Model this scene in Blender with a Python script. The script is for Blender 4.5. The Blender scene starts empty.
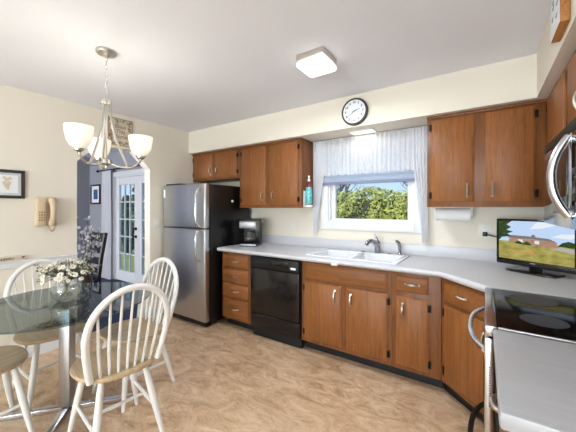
import bpy, bmesh, math, random
from mathutils import Vector, Matrix
PI = math.pi
R = math.radians
scene = bpy.context.scene
COL = scene.collection

# ------------------------------------------------------------------ camera
YAW = R(33.9)
cam_d = bpy.data.cameras.new('camera')
cam_d.sensor_width = 36.0
cam_d.lens = 292.0 / 576.0 * 36.0
cam_d.shift_y = -8.0 / 576.0
cam_d.clip_start = 0.02
cam = bpy.data.objects.new('camera', cam_d)
COL.objects.link(cam)
cam.location = (0, 0, 1.37)
cam.rotation_euler = (R(90), 0, YAW)
scene.camera = cam

# ------------------------------------------------------------------ world, sun, fill lamps, exposure
world = bpy.data.worlds.new('world')
scene.world = world
world.use_nodes = True
wn = world.node_tree
wn.nodes.clear()
w_out = wn.nodes.new('ShaderNodeOutputWorld')
w_bg = wn.nodes.new('ShaderNodeBackground')
w_tc = wn.nodes.new('ShaderNodeTexCoord')
w_sep = wn.nodes.new('ShaderNodeSeparateXYZ')
w_ramp = wn.nodes.new('ShaderNodeValToRGB')
w_ramp.color_ramp.elements[0].position = 0.0
w_ramp.color_ramp.elements[0].color = (0.58, 0.78, 1.0, 1)
w_ramp.color_ramp.elements[1].position = 0.6
w_ramp.color_ramp.elements[1].color = (0.20, 0.43, 0.88, 1)
wn.links.new(w_tc.outputs['Generated'], w_sep.inputs[0])
wn.links.new(w_sep.outputs['Z'], w_ramp.inputs[0])
wn.links.new(w_ramp.outputs[0], w_bg.inputs['Color'])
w_bg.inputs['Strength'].default_value = 1.2
wn.links.new(w_bg.outputs[0], w_out.inputs[0])

def lamp(name, kind, loc, power, color=(1, 1, 1), size=None, size_y=None, rot=(0, 0, 0), radius=None):
    d = bpy.data.lights.new(name, kind)
    d.energy = power
    d.color = color
    if kind == 'AREA':
        d.shape = 'RECTANGLE'
        d.size = size
        d.size_y = size_y or size
    if radius is not None:
        d.shadow_soft_size = radius
    o = bpy.data.objects.new(name, d)
    COL.objects.link(o)
    o.location = loc
    o.rotation_euler = rot
    return o

sun = lamp('sun', 'SUN', (0, 0, 12), 6.0, (1.0, 0.95, 0.86), rot=(R(48), 0, R(-28)))
sun.data.angle = R(1.0)
# added fill lamp behind the camera, tilted up to bounce off the ceiling
lamp('rear_fill', 'AREA', (-0.74, -4.85, 1.30), 455, (0.73, 0.87, 1.0), 2.7, 2.1, rot=(R(140), 0, 0))
# added unseen fill lamp that brightens the next room
lamp('next_room_fill', 'AREA', (-5.4, -4.85, 1.35), 340, (0.92, 0.95, 1.0), 3.0, 2.0, rot=(R(90), 0, 0))

scene.view_settings.view_transform = 'Standard'
scene.view_settings.look = 'None'
scene.view_settings.gamma = 1.0
scene.view_settings.exposure = -0.05
scene.view_settings.use_curve_mapping = False

# ------------------------------------------------------------------ materials
def srgb(r, g, b):
    def f(c):
        c /= 255.0
        return c / 12.92 if c <= 0.04045 else ((c + 0.055) / 1.055) ** 2.4
    return (f(r), f(g), f(b), 1.0)

def new_mat(name):
    m = bpy.data.materials.new(name)
    m.use_nodes = True
    nt = m.node_tree
    p = nt.nodes['Principled BSDF']
    return m, nt, p

def mat(name, rgb, rough=0.5, metal=0.0, spec=0.5, noise=0.0, nscale=20.0, bump=0.0, bscale=80.0, stretch=None, emit=None, estr=0.0, coat=0.0):
    m, nt, p = new_mat(name)
    c = srgb(*rgb)
    p.inputs['Base Color'].default_value = c
    p.inputs['Roughness'].default_value = rough
    p.inputs['Metallic'].default_value = metal
    p.inputs['Specular IOR Level'].default_value = spec
    p.inputs['Coat Weight'].default_value = coat
    if emit:
        p.inputs['Emission Color'].default_value = srgb(*emit)
        p.inputs['Emission Strength'].default_value = estr
    tc = nt.nodes.new('ShaderNodeTexCoord')
    mp = nt.nodes.new('ShaderNodeMapping')
    if stretch:
        mp.inputs['Scale'].default_value = stretch
    nt.links.new(tc.outputs['Object'], mp.inputs[0])
    if noise > 0:
        n = nt.nodes.new('ShaderNodeTexNoise')
        n.inputs['Scale'].default_value = nscale
        n.inputs['Detail'].default_value = 4
        nt.links.new(mp.outputs[0], n.inputs['Vector'])
        rp = nt.nodes.new('ShaderNodeValToRGB')
        rp.color_ramp.elements[0].position = 0.3
        rp.color_ramp.elements[1].position = 0.7
        rp.color_ramp.elements[0].color = tuple(v * (1 - noise) for v in c[:3]) + (1,)
        rp.color_ramp.elements[1].color = tuple(min(1, v * (1 + noise)) for v in c[:3]) + (1,)
        nt.links.new(n.outputs['Fac'], rp.inputs[0])
        nt.links.new(rp.outputs[0], p.inputs['Base Color'])
    if bump > 0:
        n2 = nt.nodes.new('ShaderNodeTexNoise')
        n2.inputs['Scale'].default_value = bscale
        nt.links.new(mp.outputs[0], n2.inputs['Vector'])
        b = nt.nodes.new('ShaderNodeBump')
        b.inputs['Strength'].default_value = bump
        b.inputs['Distance'].default_value = 0.01
        nt.links.new(n2.outputs['Fac'], b.inputs['Height'])
        nt.links.new(b.outputs[0], p.inputs['Normal'])
    return m

def wood(name, dark, light, axis='Z', rough=0.42, scale=1.0):
    m, nt, p = new_mat(name)
    tc = nt.nodes.new('ShaderNodeTexCoord')
    mp = nt.nodes.new('ShaderNodeMapping')
    s = {'Z': (26, 26, 1.6), 'X': (1.6, 26, 26), 'Y': (26, 1.6, 26)}[axis]
    mp.inputs['Scale'].default_value = tuple(v * scale for v in s)
    nt.links.new(tc.outputs['Object'], mp.inputs[0])
    n = nt.nodes.new('ShaderNodeTexNoise')
    n.inputs['Scale'].default_value = 1.0
    n.inputs['Detail'].default_value = 6
    n.inputs['Roughness'].default_value = 0.6
    n.inputs['Distortion'].default_value = 1.2
    nt.links.new(mp.outputs[0], n.inputs['Vector'])
    n2 = nt.nodes.new('ShaderNodeTexNoise')
    n2.inputs['Scale'].default_value = 6.0
    n2.inputs['Detail'].default_value = 3
    nt.links.new(mp.outputs[0], n2.inputs['Vector'])
    ma = nt.nodes.new('ShaderNodeMath')
    ma.operation = 'MULTIPLY_ADD'
    ma.inputs[1].default_value = 0.35
    nt.links.new(n2.outputs['Fac'], ma.inputs[0])
    mb = nt.nodes.new('ShaderNodeMath')
    mb.operation = 'MULTIPLY'
    mb.inputs[1].default_value = 0.65
    nt.links.new(n.outputs['Fac'], mb.inputs[0])
    nt.links.new(mb.outputs[0], ma.inputs[2])
    rp = nt.nodes.new('ShaderNodeValToRGB')
    rp.color_ramp.elements[0].position = 0.36
    rp.color_ramp.elements[0].color = srgb(*dark)
    rp.color_ramp.elements[1].position = 0.62
    rp.color_ramp.elements[1].color = srgb(*light)
    nt.links.new(ma.outputs[0], rp.inputs[0])
    nt.links.new(rp.outputs[0], p.inputs['Base Color'])
    p.inputs['Roughness'].default_value = rough
    p.inputs['Specular IOR Level'].default_value = 0.35
    b = nt.nodes.new('ShaderNodeBump')
    b.inputs['Strength'].default_value = 0.12
    b.inputs['Distance'].default_value = 0.004
    nt.links.new(n2.outputs['Fac'], b.inputs['Height'])
    nt.links.new(b.outputs[0], p.inputs['Normal'])
    return m

def glass_mat(name, tint=(1, 1, 1, 1), ior=1.5, rough=0.0, boost=0.0):
    m = bpy.data.materials.new(name)
    m.use_nodes = True
    nt = m.node_tree
    nt.nodes.clear()
    o = nt.nodes.new('ShaderNodeOutputMaterial')
    mx = nt.nodes.new('ShaderNodeMixShader')
    t = nt.nodes.new('ShaderNodeBsdfTransparent')
    t.inputs['Color'].default_value = tint
    g = nt.nodes.new('ShaderNodeBsdfGlossy')
    g.inputs['Roughness'].default_value = rough
    fr = nt.nodes.new('ShaderNodeFresnel')
    geo = nt.nodes.new('ShaderNodeNewGeometry')
    mr = nt.nodes.new('ShaderNodeMapRange')
    mr.inputs['To Min'].default_value = ior
    mr.inputs['To Max'].default_value = 1.0 / ior
    nt.links.new(geo.outputs['Backfacing'], mr.inputs[0])
    nt.links.new(mr.outputs[0], fr.inputs['IOR'])
    nt.links.new(fr.outputs[0], mx.inputs[0])
    nt.links.new(t.outputs[0], mx.inputs[1])
    nt.links.new(g.outputs[0], mx.inputs[2])
    nt.links.new(mx.outputs[0], o.inputs[0])
    return m

def cloth_mat(name, rgb, see=0.3, trans=0.4):
    m = bpy.data.materials.new(name)
    m.use_nodes = True
    nt = m.node_tree
    nt.nodes.clear()
    o = nt.nodes.new('ShaderNodeOutputMaterial')
    d = nt.nodes.new('ShaderNodeBsdfDiffuse')
    d.inputs['Color'].default_value = srgb(*rgb)
    tl = nt.nodes.new('ShaderNodeBsdfTranslucent')
    tl.inputs['Color'].default_value = srgb(*rgb)
    tp = nt.nodes.new('ShaderNodeBsdfTransparent')
    m1 = nt.nodes.new('ShaderNodeMixShader')
    m1.inputs[0].default_value = trans
    nt.links.new(d.outputs[0], m1.inputs[1])
    nt.links.new(tl.outputs[0], m1.inputs[2])
    m2 = nt.nodes.new('ShaderNodeMixShader')
    nt.links.new(m1.outputs[0], m2.inputs[1])
    nt.links.new(tp.outputs[0], m2.inputs[2])
    if see > 0:      # woven lace pattern lets more or less through
        tc = nt.nodes.new('ShaderNodeTexCoord')
        n = nt.nodes.new('ShaderNodeTexNoise')
        n.inputs['Scale'].default_value = 140
        nt.links.new(tc.outputs['Object'], n.inputs['Vector'])
        mr = nt.nodes.new('ShaderNodeMapRange')
        mr.inputs['From Min'].default_value = 0.35
        mr.inputs['From Max'].default_value = 0.65
        mr.inputs['To Min'].default_value = see * 0.4
        mr.inputs['To Max'].default_value = see * 1.6
        nt.links.new(n.outputs['Fac'], mr.inputs[0])
        nt.links.new(mr.outputs[0], m2.inputs[0])
    else:
        m2.inputs[0].default_value = 0
    nt.links.new(m2.outputs[0], o.inputs[0])
    return m

def emit_mat(name, rgb, strength):
    m = bpy.data.materials.new(name)
    m.use_nodes = True
    nt = m.node_tree
    nt.nodes.clear()
    o = nt.nodes.new('ShaderNodeOutputMaterial')
    e = nt.nodes.new('ShaderNodeEmission')
    e.inputs['Color'].default_value = srgb(*rgb)
    e.inputs['Strength'].default_value = strength
    nt.links.new(e.outputs[0], o.inputs[0])
    return m

def floor_mat():
    m, nt, p = new_mat('stone_vinyl')
    tc = nt.nodes.new('ShaderNodeTexCoord')
    mp = nt.nodes.new('ShaderNodeMapping')
    mp.inputs['Rotation'].default_value = (0, 0, R(35))
    mp.inputs['Scale'].default_value = (1.0, 1.9, 1)
    nt.links.new(tc.outputs['Object'], mp.inputs[0])
    n = nt.nodes.new('ShaderNodeTexNoise')
    n.inputs['Scale'].default_value = 3.6
    n.inputs['Detail'].default_value = 9
    n.inputs['Roughness'].default_value = 0.66
    n.inputs['Distortion'].default_value = 1.6
    nt.links.new(mp.outputs[0], n.inputs['Vector'])
    rp = nt.nodes.new('ShaderNodeValToRGB')
    e = rp.color_ramp.elements
    e[0].position = 0.30
    e[0].color = srgb(170, 133, 102)
    e[1].position = 0.70
    e[1].color = srgb(236, 209, 178)
    k = e.new(0.45)
    k.color = srgb(208, 173, 138)
    k = e.new(0.55)
    k.color = srgb(222, 190, 156)
    nt.links.new(n.outputs['Fac'], rp.inputs[0])
    # thin dark veins
    n2 = nt.nodes.new('ShaderNodeTexNoise')
    n2.inputs['Scale'].default_value = 5.0
    n2.inputs['Detail'].default_value = 5
    n2.inputs['Distortion'].default_value = 2.2
    nt.links.new(mp.outputs[0], n2.inputs['Vector'])
    sb = nt.nodes.new('ShaderNodeMath')
    sb.operation = 'SUBTRACT'
    sb.inputs[1].default_value = 0.5
    nt.links.new(n2.outputs['Fac'], sb.inputs[0])
    ab = nt.nodes.new('ShaderNodeMath')
    ab.operation = 'ABSOLUTE'
    nt.links.new(sb.outputs[0], ab.inputs[0])
    mr = nt.nodes.new('ShaderNodeMapRange')
    mr.inputs['From Min'].default_value = 0.0
    mr.inputs['From Max'].default_value = 0.03
    mr.inputs['To Min'].default_value = 0.35
    mr.inputs['To Max'].default_value = 0.0
    nt.links.new(ab.outputs[0], mr.inputs[0])
    mx = nt.nodes.new('ShaderNodeMixRGB')
    mx.inputs[2].default_value = srgb(160, 121, 90)
    nt.links.new(mr.outputs[0], mx.inputs[0])
    nt.links.new(rp.outputs[0], mx.inputs[1])
    nt.links.new(mx.outputs[0], p.inputs['Base Color'])
    p.inputs['Roughness'].default_value = 0.42
    b = nt.nodes.new('ShaderNodeBump')
    b.inputs['Strength'].default_value = 0.1
    b.inputs['Distance'].default_value = 0.01
    nt.links.new(n.outputs['Fac'], b.inputs['Height'])
    nt.links.new(b.outputs[0], p.inputs['Normal'])
    return m

M = dict(
    wall=mat('cream_wall_paint', (236, 227, 211), 0.7, bump=0.05, bscale=120),
    ceil=mat('white_ceiling_paint', (242, 243, 248), 0.9, bump=0.05, bscale=90),
    graywall=mat('grey_blue_wall_paint', (160, 161, 168), 0.8),
    trim=mat('white_trim_paint', (232, 232, 233), 0.4),
    floor=floor_mat(),
    oak=wood('oak_vertical', (124, 77, 38), (156, 98, 52), 'Z', 0.45, 1.5),
    oakh=wood('oak_horizontal', (124, 77, 38), (156, 98, 52), 'X', 0.45, 1.5),
    oakd=wood('oak_frame', (108, 66, 34), (138, 86, 46), 'Z', 0.38, 1.5),
    black=mat('black_plastic', (16, 16, 17), 0.35),
    toe=mat('black_vinyl', (20, 20, 21), 0.5),
    iron=mat('black_iron', (26, 22, 20), 0.45, 0.6),
    blackgloss=mat('black_gloss', (7, 7, 9), 0.06, spec=0.6),
    blackdw=mat('black_enamel', (10, 10, 12), 0.12, spec=0.6),
    cooktop=mat('black_ceramic_glass', (9, 9, 11), 0.13, spec=0.08),
    burner=mat('grey_burner_print', (40, 42, 48), 0.35, spec=0.2),
    fridgeside=mat('black_textured_steel', (15, 15, 16), 0.28, spec=0.5, bump=0.03, bscale=300),
    steel=mat('brushed_steel', (190, 191, 194), 0.30, 1.0, noise=0.06, nscale=8, stretch=(1, 1, 60)),
    steelh=mat('brushed_steel_fine', (205, 206, 210), 0.22, 1.0),
    applsteel=mat('satin_appliance_steel', (150, 150, 152), 0.42, 1.0),
    nickel=mat('satin_nickel', (206, 202, 194), 0.28, 1.0),
    chrome=mat('chrome', (225, 228, 232), 0.08, 1.0),
    darksteel=mat('dark_chrome', (168, 171, 176), 0.16, 1.0),
    lam=mat('white_laminate', (208, 207, 210), 0.32, noise=0.015, nscale=60),
    graylam=mat('grey_laminate', (176, 175, 178), 0.35, noise=0.04, nscale=6, stretch=(1, 14, 1)),
    sink=mat('white_enamel', (238, 240, 242), 0.15, coat=0.3),
    chairw=mat('white_chair_paint', (236, 233, 228), 0.35),
    seat=wood('natural_beech', (176, 148, 114), (206, 180, 146), 'Y', 0.4, 0.6),
    tableglass=glass_mat('smoked_table_glass', (0.42, 0.50, 0.50, 1), 2.0),
    glass=glass_mat('clear_glass', (0.98, 0.985, 0.985, 1), 1.25),
    vaseglass=glass_mat('vase_glass', (0.97, 0.98, 0.975, 1), 1.9, 0.0),
    phone=mat('beige_plastic', (214, 192, 160), 0.4),
    phoned=mat('tan_plastic', (168, 142, 108), 0.45),
    sheer=cloth_mat('sheer_lace', (246, 247, 250), 0.13, 0.38),
    shade=cloth_mat('blind_fabric', (228, 234, 246), 0.0, 0.6),
    drape=cloth_mat('grey_drape', (236, 236, 238), 0.0, 0.12),
    blindrail=mat('blind_rail', (128, 134, 160), 0.5),
    paper=mat('white_paper', (240, 240, 240), 0.9),
    artpaper=mat('art_paper', (206, 210, 212), 0.8),
    inklight=mat('faded_ink', (150, 132, 116), 0.8),
    parchment=mat('aged_parchment', (218, 204, 180), 0.8, noise=0.12, nscale=14),
    ink=mat('brown_ink', (92, 72, 60), 0.8),
    inkblue=mat('blue_ink', (124, 142, 170), 0.8),
    inkdark=mat('dark_frame', (52, 46, 42), 0.4),
    darkwood=wood('dark_stained_wood', (22, 17, 16), (42, 33, 30), 'Z', 0.35),
    rustic=wood('honey_wood', (150, 92, 40), (196, 134, 70), 'Y', 0.5),
    rodbrown=mat('bronze_rod', (106, 88, 66), 0.4, 0.6),
    lampglass=mat('frosted_lamp_glass', (250, 244, 228), 0.3, emit=(255, 246, 226), estr=0.40),
    diffuser=emit_mat('lit_diffuser', (255, 253, 250), 2.2),
    softlight=emit_mat('lit_panel', (255, 246, 228), 1.6),
    petal=mat('white_petal', (244, 240, 228), 0.7),
    pollen=mat('yellow_pollen', (206, 176, 70), 0.8),
    leaf=mat('leaf_green', (104, 118, 76), 0.6),
    stem=mat('stem_brown', (96, 84, 52), 0.7),
    graypetal=mat('grey_silk_petal', (224, 226, 232), 0.7),
    clockface=mat('clock_dial', (236, 240, 246), 0.5),
    carpet=mat('blue_carpet', (58, 70, 94), 0.95, noise=0.15, nscale=40),
    navy=mat('navy_cushion', (44, 54, 92), 0.85),
    hedge=mat('hedge_leaf', (156, 164, 80), 0.6, noise=0.45, nscale=3.0),
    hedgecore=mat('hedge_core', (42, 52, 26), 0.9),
    bark=mat('bark', (110, 100, 98), 0.9),
    lawn=mat('lawn', (112, 124, 70), 0.95, noise=0.2, nscale=2),
    conifer=mat('conifer_leaf', (70, 96, 60), 0.7, noise=0.35, nscale=3.0),
    teal=mat('teal_label', (104, 186, 190), 0.4, noise=0.6, nscale=45),
    bottlered=mat('dark_red_plastic', (116, 44, 44), 0.35),
    clearplastic=mat('white_plastic', (238, 238, 236), 0.35),
    coffee=mat('coffee_dark', (30, 20, 16), 0.1),
    outlet=mat('outlet_plastic', (236, 232, 222), 0.4),
)

# ------------------------------------------------------------------ mesh builder
class MB:
    def __init__(self, M=None):
        self.bm = bmesh.new()
        self.M = M or Matrix.Identity(4)

    def _absorb(self, tmp, M=None, mi=0):
        T = self.M @ (M or Matrix.Identity(4))
        vm = {}
        for v in tmp.verts:
            vm[v] = self.bm.verts.new(T @ v.co)
        for f in tmp.faces:
            try:
                nf = self.bm.faces.new([vm[v] for v in f.verts])
                nf.material_index = mi if mi else f.material_index
            except ValueError:
                pass
        tmp.free()

    def box(self, x0, x1, y0, y1, z0, z1, bev=0.0, seg=2, M=None, mi=0):
        t = bmesh.new()
        bmesh.ops.create_cube(t, size=1.0)
        for v in t.verts:
            v.co = ((x0 + x1) / 2 + v.co.x * (x1 - x0), (y0 + y1) / 2 + v.co.y * (y1 - y0), (z0 + z1) / 2 + v.co.z * (z1 - z0))
        if bev > 0:
            bmesh.ops.bevel(t, geom=list(t.edges), offset=bev, segments=seg, profile=0.5, affect='EDGES')
        self._absorb(t, M, mi)
        return self

    def tube(self, pts, rad, n=8, M=None, mi=0, flat=None):
        pts = [Vector(p) for p in pts]
        rads = rad if isinstance(rad, (list, tuple)) else [rad] * len(pts)
        t = bmesh.new()
        rings = []
        prev = None
        for i, p in enumerate(pts):
            if i == 0:
                d = pts[1] - pts[0]
            elif i == len(pts) - 1:
                d = pts[-1] - pts[-2]
            else:
                d = (pts[i + 1] - p).normalized() + (p - pts[i - 1]).normalized()
            d.normalize()
            if prev is None:
                a = Vector((0, 0, 1)) if abs(d.z) < 0.9 else Vector((1, 0, 0))
                u = d.cross(a).normalized()
            else:
                u = (prev - d * prev.dot(d)).normalized()
            prev = u
            w = d.cross(u)
            ring = []
            for k in range(n):
                a = 2 * PI * k / n
                su, sw = (1, 1) if flat is None else flat
                ring.append(t.verts.new(p + (u * math.cos(a) * su + w * math.sin(a) * sw) * rads[i]))
            rings.append(ring)
        for a, b in zip(rings, rings[1:]):
            for k in range(n):
                t.faces.new((a[k], a[(k + 1) % n], b[(k + 1) % n], b[k]))
        t.faces.new(rings[0][::-1])
        t.faces.new(rings[-1])
        self._absorb(t, M, mi)
        return self

    def lathe(self, prof, n=24, c=(0, 0, 0), M=None, mi=0):
        t = bmesh.new()
        rings = []
        for r, z in prof:
            if r < 1e-6:
                rings.append([t.verts.new((c[0], c[1], c[2] + z))])
            else:
                rings.append([t.verts.new((c[0] + r * math.cos(2 * PI * k / n), c[1] + r * math.sin(2 * PI * k / n), c[2] + z)) for k in range(n)])
        for a, b in zip(rings, rings[1:]):
            if len(a) == 1 and len(b) == 1:
                continue
            for k in range(n):
                if len(a) == 1:
                    t.faces.new((a[0], b[(k + 1) % n], b[k]))
                elif len(b) == 1:
                    t.faces.new((a[k], a[(k + 1) % n], b[0]))
                else:
                    t.faces.new((a[k], a[(k + 1) % n], b[(k + 1) % n], b[k]))
        self._absorb(t, M, mi)
        return self

    def prism(self, poly, h0, h1, M=None, mi=0, bev=0.0):
        t = bmesh.new()
        a = [t.verts.new((x, y, h0)) for x, y in poly]
        b = [t.verts.new((x, y, h1)) for x, y in poly]
        n = len(poly)
        t.faces.new(a[::-1])
        t.faces.new(b)
        for k in range(n):
            t.faces.new((a[k], a[(k + 1) % n], b[(k + 1) % n], b[k]))
        if bev > 0:
            bmesh.ops.bevel(t, geom=list(t.edges), offset=bev, segments=2, profile=0.5, affect='EDGES')
        self._absorb(t, M, mi)
        return self

    def poly(self, pts, M=None, mi=0):
        T = self.M @ (M or Matrix.Identity(4))
        f = self.bm.faces.new([self.bm.verts.new(T @ Vector(p)) for p in pts])
        f.material_index = mi
        return self

    def ball(self, c, r, u=12, v=8, sc=(1, 1, 1), M=None, mi=0):
        t = bmesh.new()
        bmesh.ops.create_uvsphere(t, u_segments=u, v_segments=v, radius=r)
        for x in t.verts:
            x.co = (c[0] + x.co.x * sc[0], c[1] + x.co.y * sc[1], c[2] + x.co.z * sc[2])
        self._absorb(t, M, mi)
        return self

    def panel(self, u0, u1, z0, z1, t0=0.010, t1=0.019, ins=0.012, M=None):
        """cabinet door or drawer slab: square back, routed lip, raised field; u across, y out, z up"""
        t = bmesh.new()
        loops = []
        for (i, d) in ((0.0, 0.0), (0.0, t0), (ins * 0.35, t0 + (t1 - t0) * 0.15), (ins * 0.75, t0 + (t1 - t0) * 0.75), (ins, t1)):
            loops.append([t.verts.new((a, d, b)) for a, b in ((u0 + i, z0 + i), (u1 - i, z0 + i), (u1 - i, z1 - i), (u0 + i, z1 - i))])
        for a, b in zip(loops, loops[1:]):
            for k in range(4):
                t.faces.new((a[k], a[(k + 1) % 4], b[(k + 1) % 4], b[k]))
        t.faces.new(loops[0][::-1])
        t.faces.new(loops[-1])
        self._absorb(t, M)
        return self

WORLD = {}

def finish(name, mb, mats, parent=None, local=False, smooth=True, normals=True):
    bm = mb.bm
    if normals:
        bmesh.ops.recalc_face_normals(bm, faces=list(bm.faces))
    me = bpy.data.meshes.new(name)
    if parent is not None and not local:
        bm.transform(WORLD[parent].inverted())
    bm.to_mesh(me)
    bm.free()
    for m in (mats if isinstance(mats, (list, tuple)) else [mats]):
        me.materials.append(m)
    if smooth:
        me.shade_smooth()
        me.set_sharp_from_angle(angle=R(38))
    o = bpy.data.objects.new(name, me)
    COL.objects.link(o)
    if parent is not None:
        o.parent = parent
        WORLD[o] = WORLD[parent]
    else:
        WORLD[o] = Matrix.Identity(4)
    return o

part = finish

def tag(o, label, cat, group=None, kind=None):
    if label:
        o['label'] = label
    if cat:
        o['category'] = cat
    if group:
        o['group'] = group
    if kind:
        o['kind'] = kind
    return o

def thing(name, label, cat, loc=(0, 0, 0), rz=0.0, group=None):
    o = bpy.data.objects.new(name, None)
    o.empty_display_size = 0.05
    COL.objects.link(o)
    o.location = loc
    o.rotation_euler = (0, 0, rz)
    WORLD[o] = Matrix.Translation(loc) @ Matrix.Rotation(rz, 4, 'Z')
    return tag(o, label, cat, group)

def copy_tree(src, parent=None):
    c = src.copy()
    COL.objects.link(c)
    if parent is not None:
        c.parent = parent
    for ch in list(src.children):
        copy_tree(ch, c)
    return c

def struct(name, mb, m, parent=None, smooth=False):
    o = finish(name, mb, m, parent, smooth=smooth)
    if parent is None:
        o['kind'] = 'structure'
    return o

def text_mesh(body, size, mtx, mb, bold=0.0, align='CENTER'):
    """adds flat letters (lying in local xz plane after mtx) to mb"""
    cu = bpy.data.curves.new('txt', 'FONT')
    cu.body = body
    cu.size = size
    cu.align_x = align
    cu.align_y = 'CENTER'
    cu.offset = bold
    cu.resolution_u = 3
    ob = bpy.data.objects.new('txt', cu)
    COL.objects.link(ob)
    dg = bpy.context.evaluated_depsgraph_get()
    me = bpy.data.meshes.new_from_object(ob.evaluated_get(dg))
    t = bmesh.new()
    t.from_mesh(me)
    mb._absorb(t, mtx)
    bpy.data.objects.remove(ob)
    bpy.data.curves.remove(cu)
    bpy.data.meshes.remove(me)

def frame_m(o, u, out):
    """matrix: local x -> u, local y -> out, local z -> up, origin o"""
    u = Vector(u).normalized()
    out = Vector(out).normalized()
    m = Matrix.Identity(4)
    m.col[0][:3] = u
    m.col[1][:3] = out
    m.col[2][:3] = (0, 0, 1)
    m.col[3][:3] = o
    return m

# ================================================================== SETTING
LX, WY, RX = -3.46, 3.02, 0.68
CEIL = 2.44
RY = -5.0

struct('floor', MB().box(-7.35, RX + 0.12, RY - 0.12, WY + 0.15, -0.12, 0.0), M['floor'])
struct('ceiling', MB().box(-7.35, RX + 0.12, RY - 0.12, WY + 0.15, CEIL, CEIL + 0.12), M['ceil'])

# window wall with the window hole
wx0, wx1, wz0, wz1 = -1.47, -0.56, 1.218, 2.02
w = MB()
w.box(LX - 0.12, wx0, WY, WY + 0.15, 0, CEIL)
w.box(wx1, RX, WY, WY + 0.15, 0, CEIL)
w.box(wx0, wx1, WY, WY + 0.15, 0, wz0)
w.box(wx0, wx1, WY, WY + 0.15, wz1, CEIL)
struct('wall_back', w, M['wall'])
struct('wall_right', MB().box(RX, RX + 0.12, RY, WY + 0.15, 0, CEIL), M['wall'])
struct('wall_rear', MB().box(-7.35, RX + 0.12, RY - 0.12, RY, 0, CEIL), M['wall'])
# left wall with the clipped-corner opening (local x = world Y, local y = up)
yz = Matrix(((0, 0, 1, 0), (1, 0, 0, 0), (0, 1, 0, 0), (0, 0, 0, 1)))
o0, o1, ot = 1.276, 2.063, 2.05
w = MB()
w.prism([(RY, 0), (o0, 0), (o0, CEIL), (RY, CEIL)], LX - 0.12, LX, M=yz)
w.prism([(o1, 0), (WY, 0), (WY, CEIL), (o1, CEIL)], LX - 0.12, LX, M=yz)
w.prism([(o0, 1.85), (o0 + 0.2, ot), (o1 - 0.2, ot), (o1, 1.85), (o1, CEIL), (o0, CEIL)], LX - 0.12, LX, M=yz)
struct('wall_left', w, M['wall'])
# soffit above the cabinets: along the window wall and along the right wall
w = MB()
SZ = 2.135
w.prism([(LX, 2.64), (0.303, 2.64), (0.303, RY), (RX, RY), (RX, WY), (LX, WY)], SZ, CEIL)
struct('wall_soffit', w, M['wall'])
# baseboard, chair rail
struct('baseboard_left', MB().box(LX, LX + 0.014, RY, o0, 0, 0.09, 0.003), M['trim'])
struct('baseboard_opening', MB().box(LX, LX + 0.014, o1, 2.19, 0, 0.09, 0.003), M['trim'])
r = MB()
r.box(LX, LX + 0.016, RY, o0, 0.838, 0.895, 0.004)
r.box(LX, LX + 0.030, RY, o0, 0.890, 0.903, 0.004)
struct('trim_1', r, M['trim'])

# next room
struct('wall_far', MB().box(-7.08, -6.93, RY, WY, 0, CEIL), M['graywall'])
GY = 2.79
d0, d1, dt = -5.87, -4.29, 1.966
w = MB()
w.box(-7.08, d0, GY, GY + 0.10, 0, CEIL)
w.box(d1, LX - 0.12, GY, GY + 0.10, 0, CEIL)
w.box(d0, d1, GY, GY + 0.10, dt, CEIL)
struct('wall_garden', w, M['graywall'])
# grey painted skin of the partition on the next room's side
w = MB()
w.prism([(RY, 0), (o0, 0), (o0, CEIL), (RY, CEIL)], LX - 0.126, LX - 0.1205, M=yz)
w.prism([(o1, 0), (GY, 0), (GY, CEIL), (o1, CEIL)], LX - 0.126, LX - 0.1205, M=yz)
struct('wall_partition', w, M['graywall'])

struct('floor_next_room', MB().box(-6.93, LX - 0.127, RY, GY - 0.012, 0.0005, 0.008), M['carpet'])
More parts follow.
